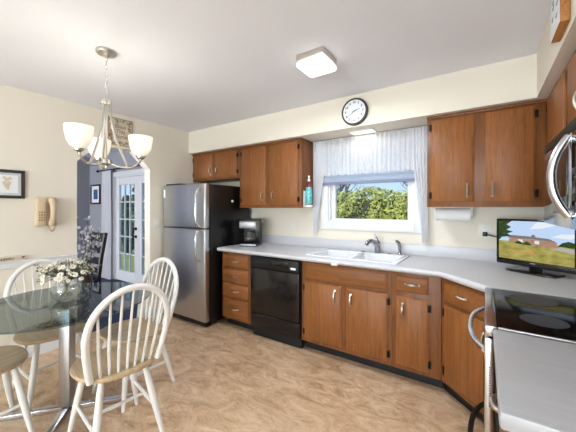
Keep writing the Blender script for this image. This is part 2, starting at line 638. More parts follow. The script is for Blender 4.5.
# French doors
dr = thing('door_1', None, None, (d0, GY, 0))
dr['kind'] = 'structure'
f = MB()
cw = 0.085
f.box(d0 - cw, d0 + 0.0, GY - 0.022, GY - 0.001, 0, dt + cw, 0.004)
f.box(d1, d1 + cw, GY - 0.022, GY - 0.001, 0, dt + cw, 0.004)
f.box(d0, d1, GY - 0.022, GY - 0.001, dt, dt + cw, 0.004)
f.box(d0, d0 + 0.02, GY, GY + 0.10, 0, dt)
f.box(d1 - 0.02, d1, GY, GY + 0.10, 0, dt)
f.box(d0, d1, GY, GY + 0.10, dt - 0.02, dt)
part('door_casing', f, M['trim'], dr)
lw = (d1 - d0 - 0.045) / 2
for k in range(2):
    a = d0 + 0.0215 + k * (lw + 0.002)
    b = a + lw
    y0, y1 = GY + 0.015, GY + 0.055
    z0, z1 = 0.012, dt - 0.024
    st = 0.115
    q = MB()
    q.box(a, a + st, y0, y1, z0, z1, 0.002)
    q.box(b - st, b, y0, y1, z0, z1, 0.002)
    q.box(a + st, b - st, y0, y1, z0, 0.20, 0.002)
    q.box(a + st, b - st, y0, y1, z1 - 0.14, z1, 0.002)
    ga, gb, gz0, gz1 = a + st, b - st, 0.20, z1 - 0.14
    for c in (1, 2):
        xx = ga + (gb - ga) * c / 3
        q.box(xx - 0.010, xx + 0.010, y0 + 0.006, y1 - 0.006, gz0, gz1)
    for c in range(1, 5):
        zz = gz0 + (gz1 - gz0) * c / 5
        q.box(ga, gb, y0 + 0.006, y1 - 0.006, zz - 0.010, zz + 0.010)
    leaf = part('door_leaf', q, M['trim'], dr)
    part('glass_pane', MB().box(ga, gb, y0 + 0.018, y0 + 0.022, gz0, gz1), M['glass'], leaf)
    if k == 0:
        for zz in (0.86, 1.0):
            h = MB().lathe([(0, 0), (0.028, 0), (0.028, 0.012), (0.012, 0.016), (0.010, 0.04), (0.026, 0.048), (0.026, 0.062), (0, 0.068)], 14,
                    M=Matrix.Translation((b - 0.055, y0 - 0.001, zz)) @ Matrix.Rotation(R(90), 4, 'X'))
            part('door_handle', h, M['iron'], leaf)
part('threshold', MB().box(d0, d1, GY - 0.01, GY + 0.10, 0.0, 0.011), M['iron'], dr)

# kitchen window
wd = thing('window_1', None, None, (wx0, WY, wz0))
wd['kind'] = 'structure'
f = MB()
cw = 0.086
f.box(wx0 - cw, wx0, WY - 0.024, WY - 0.001, wz0 - cw, wz1 + cw, 0.005)
f.box(wx1, wx1 + cw, WY - 0.024, WY - 0.001, wz0 - cw, wz1 + cw, 0.005)
f.box(wx0, wx1, WY - 0.024, WY - 0.001, wz0 - cw, wz0, 0.005)
f.box(wx0, wx1, WY - 0.024, WY - 0.001, wz1, wz1 + cw, 0.005)
part('window_casing', f, M['trim'], wd)
f = MB()
f.box(wx0, wx0 + 0.018, WY, WY + 0.13, wz0, wz1)
f.box(wx1 - 0.018, wx1, WY, WY + 0.13, wz0, wz1)
f.box(wx0 + 0.018, wx1 - 0.018, WY, WY + 0.13, wz0, wz0 + 0.012)
f.box(wx0 + 0.018, wx1 - 0.018, WY, WY + 0.13, wz1 - 0.012, wz1)
part('window_jamb', f, M['trim'], wd)
f = MB()
sa, sb, sz0, sz1 = wx0 + 0.018, wx1 - 0.018, wz0 + 0.012, wz1 - 0.012
f.box(sa, sa + 0.05, WY + 0.03, WY + 0.07, sz0, sz1, 0.003)
f.box(sb - 0.05, sb, WY + 0.03, WY + 0.07, sz0, sz1, 0.003)
f.box(sa + 0.0495, sb - 0.0495, WY + 0.031, WY + 0.069, sz0, sz0 + 0.022)
f.box(sa + 0.0495, sb - 0.0495, WY + 0.031, WY + 0.069, sz1 - 0.03, sz1)
sash = part('window_sash', f, M['trim'], wd)
part('glass_pane', MB().box(sa + 0.05, sb - 0.05, WY + 0.048, WY + 0.052, sz0 + 0.022, sz1 - 0.03), M['glass'], sash)

# ================================================================== CABINETS
def pull(mb, u, z, vertical=True, y=0.019, L=0.048):
    pts = []
    for k in range(9):
        t = -1 + 2 * k / 8
        d = y + 0.004 + 0.022 * (1 - t * t) ** 0.6
        pts.append((u, d, z + t * L) if vertical else (u + t * L, d, z))
    rr = [0.0062 + 0.0022 * (1 - abs(-1 + 2 * k / 8)) for k in range(9)]
    mb.tube(pts, rr, 7)
    for s in (-1, 1):
        c = (u, y + 0.003, z + s * L) if vertical else (u + s * L, y + 0.003, z)
        mb.box(c[0] - 0.008, c[0] + 0.008, y - 0.001, y + 0.007, c[2] - 0.008, c[2] + 0.008, 0.002)
    return mb

def hinges(mb, u, side, zs):
    for z in zs:
        mb.box(u + (0 if side > 0 else -0.016), u + (0.016 if side > 0 else 0), 0.0005, 0.012, z - 0.027, z + 0.027, 0.002)
        mb.tube([(u, 0.014, z - 0.024), (u, 0.014, z + 0.024)], 0.006, 8)
    return mb

def fronts(t, F, items, horizontal=False):
    for it in items:
        kind, u0, u1, z0, z1 = it[:5]
        hd = it[5]
        hs = it[6] if len(it) > 6 else 0
        q = MB(F).panel(u0, u1, z0, z1)
        d = part({'door': 'door', 'drawer': 'drawer', 'false': 'false_drawer_front'}[kind], q, M['oak'] if kind == 'door' else M['oakh'], t)
        if hd:
            part('handle', pull(MB(F), hd[0], hd[1], hd[2]), M['nickel'], d, )
        if hs:
            u = u0 - 0.001 if hs < 0 else u1 + 0.001
            zs = (z0 + 0.06, z1 - 0.06)
            for zz in zs:
                part('hinge', hinges(MB(F), u, hs, (zz,)), M['iron'], d)

FY = 2.41      # base cabinet face plane on the window wall
UY = 2.71      # upper cabinet face plane
CT = 0.872     # underside of the countertop

def base_cab(name, label, x0, x1, items, open_top=False):
    t = thing(name, label, 'cabinet', (x0, FY, 0), 0, 'base cabinets under the long countertop')
    F = frame_m((0, FY, 0), (1, 0, 0), (0, -1, 0))
    c = MB()
    if open_top:
        c.box(x0, x1, FY, FY + 0.018, 0.10, CT - 0.002)
        c.box(x0, x0 + 0.016, FY + 0.018, WY - 0.005, 0.10, CT - 0.002)
        c.box(x1 - 0.016, x1, FY + 0.018, WY - 0.005, 0.10, CT - 0.002)
        c.box(x0 + 0.016, x1 - 0.016, FY + 0.018, WY - 0.005, 0.10, 0.118)
    else:
        c.box(x0, x1, FY, WY - 0.005, 0.10, CT - 0.002, 0.001)
    part('carcass', c, M['oakd'], t)
    part('toe_kick', MB().box(x0, x1, FY + 0.085, FY + 0.10, 0.0, 0.0995), M['toe'], t)
    fronts(t, F, items)
    return t

cx = -2.325
base_cab('drawer_cabinet', 'narrow oak drawer cabinet with four drawers between refrigerator and dishwasher', -2.545, -2.105, [
    ('drawer', -2.52, -2.135, 0.700, 0.845, (cx, 0.772, False)),
    ('drawer', -2.52, -2.135, 0.530, 0.675, (cx, 0.602, False)),
    ('drawer', -2.52, -2.135, 0.360, 0.505, (cx, 0.432, False)),
    ('drawer', -2.52, -2.135, 0.125, 0.335, (cx, 0.235, False))])
sc = base_cab('sink_cabinet', 'wide oak sink base cabinet with two doors beneath the white sink', -1.455, -0.617, [
    ('false', -1.415, -0.65, 0.705, 0.845, None),
    ('door', -1.425, -1.052, 0.135, 0.675, (-1.105, 0.585, True), -1),
    ('door', -1.000, -0.645, 0.135, 0.675, (-0.955, 0.575, True), 1)], True)
base_cab('base_cabinet', 'narrow oak base cabinet with one drawer above one door right of sink cabinet', -0.615, -0.262, [
    ('drawer', -0.583, -0.345, 0.715, 0.845, (-0.46, 0.78, False)),
    ('door', -0.583, -0.345, 0.135, 0.675, (-0.53, 0.575, True), 1)])
# diagonal corner cabinet
t = thing('corner_cabinet', 'angled oak corner base cabinet beside the stove with one drawer and one door', 'cabinet', (-0.26, FY, 0), 0, 'base cabinets under the long countertop')
c = MB()
dg = 0.345
P0 = (-0.258, FY)
P1 = (-0.258 + dg, FY - dg)
c.prism([P0, P1, (0.67, P1[1]), (0.67, WY - 0.005), (-0.258, WY - 0.005)], 0.10, CT - 0.002)
part('carcass', c, M['oakd'], t)
part('toe_kick', MB().prism([(P0[0] + 0.005, P0[1] + 0.085), (P1[0] + 0.005, P1[1] + 0.085), (P1[0] + 0.015, P1[1] + 0.10), (P0[0] + 0.005, P0[1] + 0.106)], 0, 0.0995), M['toe'], t)
q2 = 2 ** -0.5
F = frame_m((P0[0], P0[1], 0), (q2, -q2, 0), (-q2, -q2, 0))
fronts(t, F, [('drawer', 0.035, 0.43, 0.70, 0.845, (0.20, 0.775, False)),
              ('door', 0.035, 0.43, 0.135, 0.675, (0.395, 0.575, True), -1)])

def upper_cab(name, label, x0, x1, z0, items):
    t = thing(name, label, 'cabinet', (x0, UY, z0), 0, 'wall cabinets below the soffit')
    F = frame_m((0, UY, 0), (1, 0, 0), (0, -1, 0))
    part('carcass', MB().box(x0, x1, UY, WY - 0.002, z0, SZ - 0.002, 0.0015), M['oakd'], t)
    part('crown_strip', MB().box(x0, x1, UY - 0.016, UY - 0.0005, SZ - 0.022, SZ - 0.002, 0.003), M['oakd'], t)
    fronts(t, F, items)
    return t

upper_cab('wall_cabinet', 'short two-door oak wall cabinet above the refrigerator', LX + 0.003, -2.556, 1.745, [
    ('door', -3.435, -3.035, 1.775, 2.10, (-3.075, 1.87, True), -1),
    ('door', -2.985, -2.590, 1.775, 2.10, (-2.94, 1.87, True), 1)])
upper_cab('wall_cabinet', 'tall two-door oak wall cabinet left of the kitchen window', -2.552, -1.645, 1.372, [
    ('door', -2.515, -2.130, 1.405, 2.10, (-2.175, 1.51, True), -1),
    ('door', -2.070, -1.685, 1.405, 2.10, (-2.02, 1.51, True), 1)])
upper_cab('wall_cabinet', 'tall two-door oak wall cabinet right of the kitchen window', -0.402, 0.362, 1.378, [
    ('door', -0.370, -0.066, 1.415, 2.10, (-0.11, 1.51, True), -1),
    ('door', 0.008, 0.302, 1.415, 2.10, (0.055, 1.51, True), 1)])
# right wall cabinets
UX = 0.366
t = thing('wall_cabinet', 'oak corner wall cabinet beside the microwave on the right wall', 'cabinet', (UX, 2.045, 1.378), 0, 'wall cabinets below the soffit')
part('carcass', MB().box(UX, RX - 0.002, 2.045, WY - 0.002, 1.378, SZ - 0.002, 0.0015), M['oakd'], t)
F = frame_m((UX, 0, 0), (0, -1, 0), (-1, 0, 0))
fronts(t, F, [('door', -2.60, -2.10, 1.415, 2.10, (-2.145, 1.51, True), -1)])
t = thing('wall_cabinet', 'short oak wall cabinet directly above the microwave', 'cabinet', (UX, 1.27, 1.70), 0, 'wall cabinets below the soffit')
part('carcass', MB().box(UX, RX - 0.002, 1.27, 2.042, 1.70, SZ - 0.002, 0.0015), M['oakd'], t)
fronts(t, F, [('door', -2.015, -1.68, 1.73, 2.10, (-1.72, 1.83, True), -1),
              ('door', -1.635, -1.30, 1.73, 2.10, (-1.595, 1.83, True), 1)])

# ------------------------------------------------------------------ countertop
SX0, SX1, SY0, SY1 = -1.40, -0.605, 2.445, 2.915     # cut-out
t = thing('countertop', 'long white laminate countertop with backsplash running from refrigerator to stove', 'countertop', (-2.56, 2.36, CT))
c = MB()
z0, z1 = CT, 0.914
EF = 2.362
c.box(-2.562, SX0, EF, WY - 0.001, z0, z1)
c.box(SX0, SX1, EF, SY0, z0, z1)
c.box(SX0, SX1, SY1, WY - 0.001, z0, z1)
c.prism([(SX1, EF), (-0.262, EF), (0.035, 2.045), (RX - 0.001, 2.045), (RX - 0.001, WY - 0.001), (SX1, WY - 0.001)], z0, z1)
e = 0.021
c.tube([(-2.562, EF, z0 + e), (-0.262, EF, z0 + e), (0.035, 2.045 + 0.02, z0 + e)], e, 12)
part('worktop', c, M['lam'], t)
b = MB()
b.box(-2.562, RX - 0.022, WY - 0.021, WY - 0.001, z1, 1.022, 0.003)
b.box(RX - 0.021, RX - 0.001, 2.05, WY - 0.022, z1, 1.022, 0.003)
part('backsplash', b, M['lam'], t)

# peninsula counter in the foreground
t = thing('countertop', 'short grey countertop in the foreground at the near side of the stove', 'countertop', (0.35, 1.08, CT))
part('worktop', MB().prism([(0.028, 0.808), (RX - 0.001, 0.808), (RX - 0.001, 1.352), (0.028, 1.352)], CT, 0.914, bev=0.008), M['graylam'], t)
part('backsplash', MB().box(RX - 0.021, RX - 0.001, 0.81, 1.26, 0.9145, 1.022, 0.003), M['graylam'], t)
t = thing('base_cabinet', 'oak base cabinet under the short grey countertop in the foreground', 'cabinet', (0.07, 0.83, 0))
part('carcass', MB().box(0.065, RX - 0.003, 0.83, 1.345, 0.10, CT - 0.002, 0.001), M['oakd'], t)
part('toe_kick', MB().box(0.14, RX - 0.003, 0.84, 1.335, 0, 0.0995), M['toe'], t)
F = frame_m((0.065, 0, 0), (0, -1, 0), (-1, 0, 0))
fronts(t, F, [('drawer', -1.325, -0.85, 0.70, 0.845, (-1.05, 0.80, False)),
              ('door', -1.325, -0.85, 0.135, 0.675, (-0.90, 0.60, True), -1)])

# ================================================================== APPLIANCES
# refrigerator
fx0, fx1, fy = -3.40, -2.605, 2.205
t = thing('refrigerator', 'stainless steel top-freezer refrigerator with black sides beside the left wall', 'refrigerator', (-3.0, 2.55, 0))
b = MB()
b.box(fx0 + 0.004, fx1 - 0.004, fy + 0.075, 2.96, 0.04, 1.645, 0.006)
part('body', b, M['fridgeside'], t)
part('base_grille', MB().box(fx0 + 0.02, fx1 - 0.02, fy + 0.03, fy + 0.074, 0.012, 0.068, 0.004), M['black'], t)
for xx in (fx0 + 0.06, fx1 - 0.06):
    for yy in (fy + 0.12, 2.90):
        ft = MB().lathe([(0, 0), (0.022, 0), (0.022, 0.012), (0.012, 0.014), (0.012, 0.045), (0, 0.045)], 12, (xx, yy, 0))
        part('foot', ft, M['black'], t)
for nm, a, bz, hz in (('freezer_door', 1.137, 1.652, (1.17, 1.60)), ('door', 0.072, 1.127, (0.76, 1.10))):
    q = MB().box(fx0, fx1, fy, fy + 0.068, a, bz, 0.012, 3)
    d = part(nm, q, M['steel'], t)
    hx = fx1 - 0.085
    lo_, hi_ = (1.155, 1.585) if nm == 'freezer_door' else (0.765, 1.112)
    pts = [(hx, fy - 0.001, hi_), (hx, fy - 0.03, hi_ - 0.004), (hx, fy - 0.054, hi_ - 0.03), (hx, fy - 0.062, hi_ - 0.08), (hx, fy - 0.064, (lo_ + hi_) / 2),
           (hx, fy - 0.062, lo_ + 0.08), (hx, fy - 0.054, lo_ + 0.03), (hx, fy - 0.03, lo_ + 0.004), (hx, fy - 0.001, lo_)]
    part('handle', MB().tube(pts, 0.0145, 10), M['steelh'], d)
    part('gasket', MB().box(fx0 + 0.01, fx1 - 0.01, fy + 0.0685, fy + 0.0745, a + 0.01, bz - 0.01), M['black'], d)
h = MB().box(fx0 + 0.03, fx0 + 0.30, fy + 0.02, fy + 0.14, 1.6525, 1.672, 0.004)
part('hinge_cover', h, M['black'], t)
tag(finish('magnet', MB().ball((fx1 + 0.003, 2.63, 1.455), 0.022, 12, 8, (0.28, 1, 0.75)), M['paper']), 'small white oval magnet on the black side of the refrigerator', 'magnet')
tag(finish('tag_sticker', MB().box(fx0 + 0.012, fx0 + 0.05, fy - 0.0025, fy - 0.0005, 1.50, 1.60, 0.0008), M['paper']), 'small white sticker at the upper left of the freezer door', 'sticker')

# dishwasher
t = thing('dishwasher', 'black built-in dishwasher between drawer cabinet and sink cabinet', 'dishwasher', (-1.78, FY, 0))
x0, x1 = -2.098, -1.462
part('body', MB().box(x0, x1, FY + 0.004, 2.98, 0.10, CT - 0.004), M['black'], t)
d = part('door', MB().box(x0 + 0.012, x1 - 0.012, FY - 0.030, FY + 0.003, 0.262, 0.735, 0.008, 3), M['blackdw'], t)
cp = part('control_panel', MB().box(x0 + 0.012, x1 - 0.012, FY - 0.036, FY + 0.003, 0.740, 0.856, 0.010, 3), M['black'], t)
for k in range(7):
    b = MB().box(x0 + 0.05 + k * 0.035, x0 + 0.072 + k * 0.035, FY - 0.0395, FY - 0.0365, 0.780, 0.796, 0.001)
    part('button', b, M['burner'], cp)
part('vent_grip', MB().box(x0 + 0.30, x0 + 0.50, FY - 0.0395, FY - 0.0365, 0.775, 0.835, 0.001), M['blackgloss'], cp)
part('badge', MB().box(x1 - 0.105, x1 - 0.045, FY - 0.0395, FY - 0.0365, 0.768, 0.788, 0.001), M['paper'], cp)['label'] = 'small white oval badge'
part('lower_panel', MB().box(x0 + 0.012, x1 - 0.012, FY - 0.022, FY + 0.003, 0.105, 0.255, 0.005), M['blackdw'], t)
part('toe_kick', MB().box(x0 + 0.012, x1 - 0.012, FY + 0.02, FY + 0.05, 0.0, 0.098), M['toe'], t)

# stove
t = thing('stove', 'stainless steel electric range with black glass cooktop at the right wall', 'stove', (0.33, 1.70, 0))
sy0, sy1 = 1.372, 2.034
part('body', MB().box(0.034, RX - 0.01, sy0, sy1, 0.05, 0.897, 0.003), M['fridgeside'], t)
part('plinth', MB().box(0.07, RX - 0.03, sy0 + 0.02, sy1 - 0.02, 0.0, 0.0495), M['toe'], t)
part('front_trim', MB().box(0.002, 0.042, sy0, sy1, 0.872, 0.914, 0.006), M['steelh'], t)
part('side_trim', MB().box(0.043, RX - 0.095, sy0, sy0 + 0.012, 0.898, 0.913, 0.002), M['steelh'], t)
ck = part('cooktop', MB().box(0.043, RX - 0.095, sy0 + 0.0125, sy1 - 0.001, 0.898, 0.912, 0.003), M['cooktop'], t)
for (bx, by, br) in ((0.20, 1.885, 0.095), (0.45, 1.885, 0.078), (0.20, 1.56, 0.078), (0.45, 1.56, 0.105)):
    part('burner', MB().lathe([(0, 0), (br, 0), (br, 0.0006), (0, 0.0006)], 40, (bx, by, 0.9122)), M['burner'], ck)
part('back_panel', MB().box(RX - 0.094, RX - 0.012, sy0, sy1, 0.898, 1.06, 0.012, 3), M['blackgloss'], t)
od = part('oven_door', MB().box(0.0, 0.0335, sy0 + 0.002, sy1 - 0.002, 0.302, 0.866, 0.008), M['steelh'], t)
part('oven_window', MB().box(-0.0025, -0.0005, sy0 + 0.10, sy1 - 0.10, 0.42, 0.72, 0.001), M['blackgloss'], od)
v = MB()
for k in range(16):
    v.box(0.014, 0.020, sy0 + 0.0005, sy0 + 0.0023, 0.60 + k * 0.010, 0.6045 + k * 0.010)
part('vent', v, M['black'], od)
def bow(z, r, yA, yB, x0, dep, n=17):
    pts = []
    for k in range(n):
        s = -1 + 2 * k / (n - 1)
        y = (yA + yB) / 2 + s * (yB - yA) / 2
        pts.append((x0 - dep * (1 - abs(s) ** 2.6), y, z))
    return MB().tube(pts, r, 10)
part('handle', bow(0.805, 0.0125, sy0 + 0.035, sy1 - 0.035, 0.001, 0.058), M['chrome'], od)
sd = part('storage_drawer', MB().box(0.0, 0.0335, sy0 + 0.002, sy1 - 0.002, 0.062, 0.294, 0.008), M['steelh'], t)
part('handle', bow(0.262, 0.0125, sy0 + 0.035, sy1 - 0.035, 0.001, 0.058), M['black'], sd)

# microwave
t = thing('microwave', 'stainless steel over-the-range microwave with curved handle under right wall cabinets', 'microwave', (0.47, 1.65, 1.29))
my0, my1 = 1.272, 2.030
mz0, mz1 = 1.292, 1.688
part('body', MB().box(0.30, RX - 0.004, my0, my1, mz0 + 0.012, mz1, 0.004), M['fridgeside'], t)
part('underside', MB().box(0.31, RX - 0.01, my0 + 0.01, my1 - 0.01, mz0, mz0 + 0.0115, 0.002), M['steelh'], t)
dd = part('door', MB().box(0.262, 0.299, my0 + 0.185, my1, mz0, mz1 - 0.04, 0.006), M['steelh'], t)
part('door_window', MB().box(0.2592, 0.2615, my0 + 0.225, my1 - 0.035, mz0 + 0.055, mz1 - 0.075, 0.001), M['blackgloss'], dd)
cpp = part('control_panel', MB().box(0.262, 0.299, my0, my0 + 0.182, mz0, mz1 - 0.04, 0.006), M['blackgloss'], t)
for k in range(4):
    for j in range(3):
        g = MB().box(0.2595, 0.2615, my0 + 0.03 + j * 0.045, my0 + 0.06 + j * 0.045, mz0 + 0.06 + k * 0.045, mz0 + 0.085 + k * 0.045, 0.001)
        part('key', g, M['burner'], cpp)
g = MB().box(0.262, 0.299, my0, my1, mz1 - 0.038, mz1, 0.003)
gr = part('vent_grille', g, M['iron'], t)
pts = []
for k in range(17):
    s = -1 + 2 * k / 16
    pts.append((0.262 - 0.050 * (1 - abs(s) ** 2.2), my0 + 0.205, 1.487 + s * 0.148))
part('handle', MB().tube(pts, 0.0155, 12), M['steelh'], dd)

# ================================================================== SINK
t = thing('sink', 'white double-bowl drop-in kitchen sink below the window', 'sink', (-1.0, 2.68, 0.914))
s = MB()
rz0, rz1 = 0.9145, 0.926
ox0, ox1, oy0, oy1 = -1.425, -0.58, 2.42, 2.94
bl = (-1.385, -1.03, 2.462, 2.82)
br = (-0.985, -0.622, 2.462, 2.82)
s.box(ox0, bl[0], oy0, oy1, rz0, rz1, 0.004)
s.box(br[1], ox1, oy0, oy1, rz0, rz1, 0.004)
s.box(bl[1], br[0], bl[2], bl[3], rz0, rz1, 0.003)
s.box(bl[0], br[1], oy0, bl[2], rz0, rz1, 0.004)
s.box(bl[0], br[1], bl[3], oy1, rz0, rz1, 0.004)
part('rim', s, M['sink'], t)
for q in (bl, br):
    b = MB()
    a0, a1, b0, b1 = q
    dz = 0.76
    i = 0.035
    lo = [(a0 + i, b0 + i), (a1 - i, b0 + i), (a1 - i, b1 - i), (a0 + i, b1 - i)]
    hi = [(a0 + 0.001, b0 + 0.001), (a1 - 0.001, b0 + 0.001), (a1 - 0.001, b1 - 0.001), (a0 + 0.001, b1 - 0.001)]
    for k in range(4):
        k2 = (k + 1) % 4
        b.poly([(*hi[k], rz1 - 0.003), (*hi[k2], rz1 - 0.003), (*lo[k2], dz), (*lo[k], dz)])
    b.poly([(x, y, dz) for x, y in lo])
    bo = part('basin', b, M['sink'], t)
    part('drain', MB().lathe([(0, 0), (0.04, 0), (0.04, 0.003), (0.028, 0.004), (0, 0.002)], 20, ((a0 + a1) / 2, (b0 + b1) / 2, dz + 0.0005)), M['chrome'], bo)

fxp, fyp = -0.875, 2.885
t = thing('faucet', 'chrome single-lever faucet standing on the sink rim', 'faucet', (fxp, fyp, 0.926))
part('base', MB().lathe([(0, 0), (0.032, 0), (0.032, 0.006), (0.026, 0.012), (0.027, 0.03), (0.028, 0.09), (0.029, 0.105), (0.020, 0.122), (0, 0.126)], 18, (fxp, fyp, 0.9265)), M['darksteel'], t)
part('spout', MB().tube([(fxp + 0.004, fyp - 0.008, 0.985), (fxp - 0.012, fyp - 0.04, 1.03), (fxp - 0.03, fyp - 0.075, 1.05), (fxp - 0.048, fyp - 0.105, 1.048), (fxp - 0.060, fyp - 0.128, 1.032), (fxp - 0.064, fyp - 0.136, 1.012)], [0.024, 0.023, 0.021, 0.020, 0.019, 0.019], 12), M['darksteel'], t)
part('lever', MB().tube([(fxp, fyp, 1.03), (fxp - 0.006, fyp - 0.004, 1.062), (fxp - 0.022, fyp - 0.008, 1.095), (fxp - 0.032, fyp - 0.010, 1.112)], [0.020, 0.015, 0.010, 0.009], 10), M['darksteel'], t)
sxp, syp = -0.665, 2.895
t = thing('sink_sprayer', 'small chrome side sprayer at the right end of the sink', 'sprayer', (sxp, syp, 0.926))
part('base', MB().lathe([(0, 0), (0.025, 0), (0.025, 0.006), (0.016, 0.016), (0.013, 0.035), (0, 0.035)], 16, (sxp, syp, 0.9265)), M['darksteel'], t)
part('spray_head', MB().tube([(sxp, syp, 0.96), (sxp - 0.002, syp, 1.00), (sxp - 0.008, syp - 0.006, 1.035), (sxp - 0.024, syp - 0.016, 1.052), (sxp - 0.034, syp - 0.022, 1.05)], [0.014, 0.017, 0.018, 0.017, 0.014], 12), M['darksteel'], t)
for k, (xx, lb) in enumerate(((-1.02, 'round chrome cap on the sink rim left of the faucet'), (-0.765, 'round chrome cap on the sink rim between faucet and sprayer'))):
    tag(finish('sink_hole_cover', MB().lathe([(0, 0), (0.022, 0), (0.02, 0.007), (0.008, 0.011), (0, 0.011)], 16, (xx, 2.885, 0.9265)), M['darksteel']), lb, 'sink cap')
tag(finish('towel_clip', MB().box(-1.115, -1.055, EF - 0.028, EF - 0.022, 0.868, 0.890, 0.002), M['outlet']), 'small white clip on the counter edge in front of the sink', 'clip')

# ================================================================== COUNTER ITEMS
# coffee maker
t = thing('coffee_maker', 'black and steel drip coffee maker with glass carafe next to the refrigerator', 'coffee maker', (-2.36, 2.70, 0.914), R(22))
F = WORLD[t]
part('base', MB(F).box(-0.105, 0.105, -0.12, 0.12, 0.001, 0.034, 0.008), M['black'], t)
part('column', MB(F).box(-0.105, 0.105, 0.03, 0.12, 0.0345, 0.325, 0.008), M['black'], t)
part('brew_head', MB(F).box(-0.105, 0.105, -0.125, 0.029, 0.215, 0.300, 0.01), M['applsteel'], t)
part('lid', MB(F).box(-0.102, 0.102, -0.12, 0.029, 0.3005, 0.322, 0.006), M['black'], t)
part('warming_plate', MB(F).lathe([(0, 0), (0.075, 0), (0.075, 0.005), (0, 0.005)], 24, (0, -0.042, 0.0345)), M['burner'], t)
part('front_band', MB(F).box(-0.104, 0.104, -0.1235, -0.1205, 0.006, 0.030, 0.001), M['applsteel'], t)
ca = part('carafe', MB(F).lathe([(0.05, 0.0), (0.066, 0.02), (0.070, 0.05), (0.060, 0.085), (0.045, 0.11), (0.047, 0.128)], 24, (0, -0.042, 0.041)), M['vaseglass'], t)
part('coffee', MB(F).lathe([(0, 0.002), (0.048, 0.002), (0.063, 0.02), (0.066, 0.045), (0, 0.045)], 24, (0, -0.042, 0.041)), M['coffee'], ca)
part('carafe_lid', MB(F).lathe([(0, 0), (0.049, 0), (0.046, 0.016), (0, 0.02)], 20, (0, -0.042, 0.170)), M['black'], ca)
part('carafe_handle', MB(F).tube([(0.045, -0.05, 0.165), (0.085, -0.075, 0.165), (0.095, -0.08, 0.12), (0.078, -0.07, 0.085)], 0.008, 8), M['black'], ca)

# television
tv_l = Vector((0.083, 2.775, 0))
tv_r = Vector((0.485, 2.515, 0))
tw = (tv_r - tv_l).length
tu = (tv_r - tv_l).normalized()
tout = Vector((tu.y, -tu.x, 0))
tc_ = (tv_l + tv_r) / 2
ang = math.atan2(tu.y, tu.x)
t = thing('television', 'small black flat-screen television on the counter showing a brick house', 'television', (tc_.x, tc_.y, 0.914), ang)
F = WORLD[t] @ Matrix.Diagonal((1, -1, 1, 1))    # local y = out of the screen
hw = tw / 2
b0, b1 = 0.040, 0.375
part('base', MB(F).prism([(-0.15, -0.07), (0.15, -0.07), (0.15, 0.05), (0.10, 0.075), (-0.10, 0.075), (-0.15, 0.05)], 0.001, 0.013, bev=0.003), M['blackgloss'], t)
part('neck', MB(F).box(-0.035, 0.035, -0.045, -0.018, 0.013, 0.10, 0.004), M['black'], t)
part('housing', MB(F).box(-hw, hw, -0.035, 0.0, b0, b1, 0.006), M['black'], t)
bz = MB(F)
bz.box(-hw, hw, 0.0002, 0.008, b0, b0 + 0.040, 0.003)
bz.box(-hw, hw, 0.0002, 0.008, b1 - 0.014, b1, 0.003)
bz.box(-hw, -hw + 0.014, 0.0002, 0.008, b0 + 0.04, b1 - 0.014, 0.002)
bz.box(hw - 0.014, hw, 0.0002, 0.008, b0 + 0.04, b1 - 0.014, 0.002)
bez = part('bezel', bz, M['blackgloss'], t)
part('badge', MB(F).box(-0.014, 0.014, 0.0082, 0.009, b0 + 0.024, b0 + 0.030), M['steelh'], bez)
# picture on the screen: a flat image made of lit colour areas
def tvmat(n, rgb, noise=0.0, sc=30, st=1.0):
    m = emit_mat(n, rgb, st)
    if noise:
        nt = m.node_tree
        e = [x for x in nt.nodes if x.type == 'EMISSION'][0]
        tcn = nt.nodes.new('ShaderNodeTexCoord')
        nn = nt.nodes.new('ShaderNodeTexNoise')
        nn.inputs['Scale'].default_value = sc
        nn.inputs['Detail'].default_value = 5
        mpp = nt.nodes.new('ShaderNodeMapping')
        mpp.inputs['Scale'].default_value = (1, 1, 2.5)
        nt.links.new(tcn.outputs['Object'], mpp.inputs[0])
        nt.links.new(mpp.outputs[0], nn.inputs['Vector'])
        rp = nt.nodes.new('ShaderNodeValToRGB')
        c = srgb(*rgb)
        rp.color_ramp.elements[0].position = 0.32
        rp.color_ramp.elements[1].position = 0.68
        rp.color_ramp.elements[0].color = tuple(v * (1 - noise) for v in c[:3]) + (1,)
        rp.color_ramp.elements[1].color = tuple(v * (1 + noise) for v in c[:3]) + (1,)
        nt.links.new(nn.outputs['Fac'], rp.inputs[0])
        nt.links.new(rp.outputs[0], e.inputs[0])
    return m
tvm = [tvmat('screen_sky', (196, 220, 250)), tvmat('screen_cloud', (236, 242, 250)), tvmat('screen_grass', (168, 160, 88), 0.35, 14),
       tvmat('screen_tree', (58, 78, 44), 0.6, 40), tvmat('screen_roof', (134, 122, 120)), tvmat('screen_brick', (176, 140, 118), 0.3, 60),
       tvmat('screen_drive', (186, 180, 174)), tvmat('screen_white', (236, 232, 226)), tvmat('screen_dry_grass', (190, 160, 90), 0.25, 20)]
sx0, sx1, szb, szt = -hw + 0.0141, hw - 0.0141, b0 + 0.0401, b1 - 0.0141
def tp(u, v):
    return (sx0 + (sx1 - sx0) * u, 0, szb + (szt - szb) * v)
sm = MB(F)
def lay(poly, k, d):
    sm.poly([(tp(u, v)[0], 0.0012 + d * 0.00025, tp(u, v)[2]) for u, v in poly], mi=k)
lay([(0, 0.42), (1, 0.42), (1, 1), (0, 1)], 0, 0)
lay([(0, 0), (1, 0), (1, 0.44), (0, 0.47)], 2, 0.5)
lay([(0.45, 0.80), (0.62, 0.84), (0.78, 0.92), (0.80, 0.99), (0.55, 0.99), (0.5, 0.9)], 1, 1)
lay([(0.72, 0.64), (0.95, 0.62), (1, 0.66), (1, 0.74), (0.85, 0.73)], 1, 1)
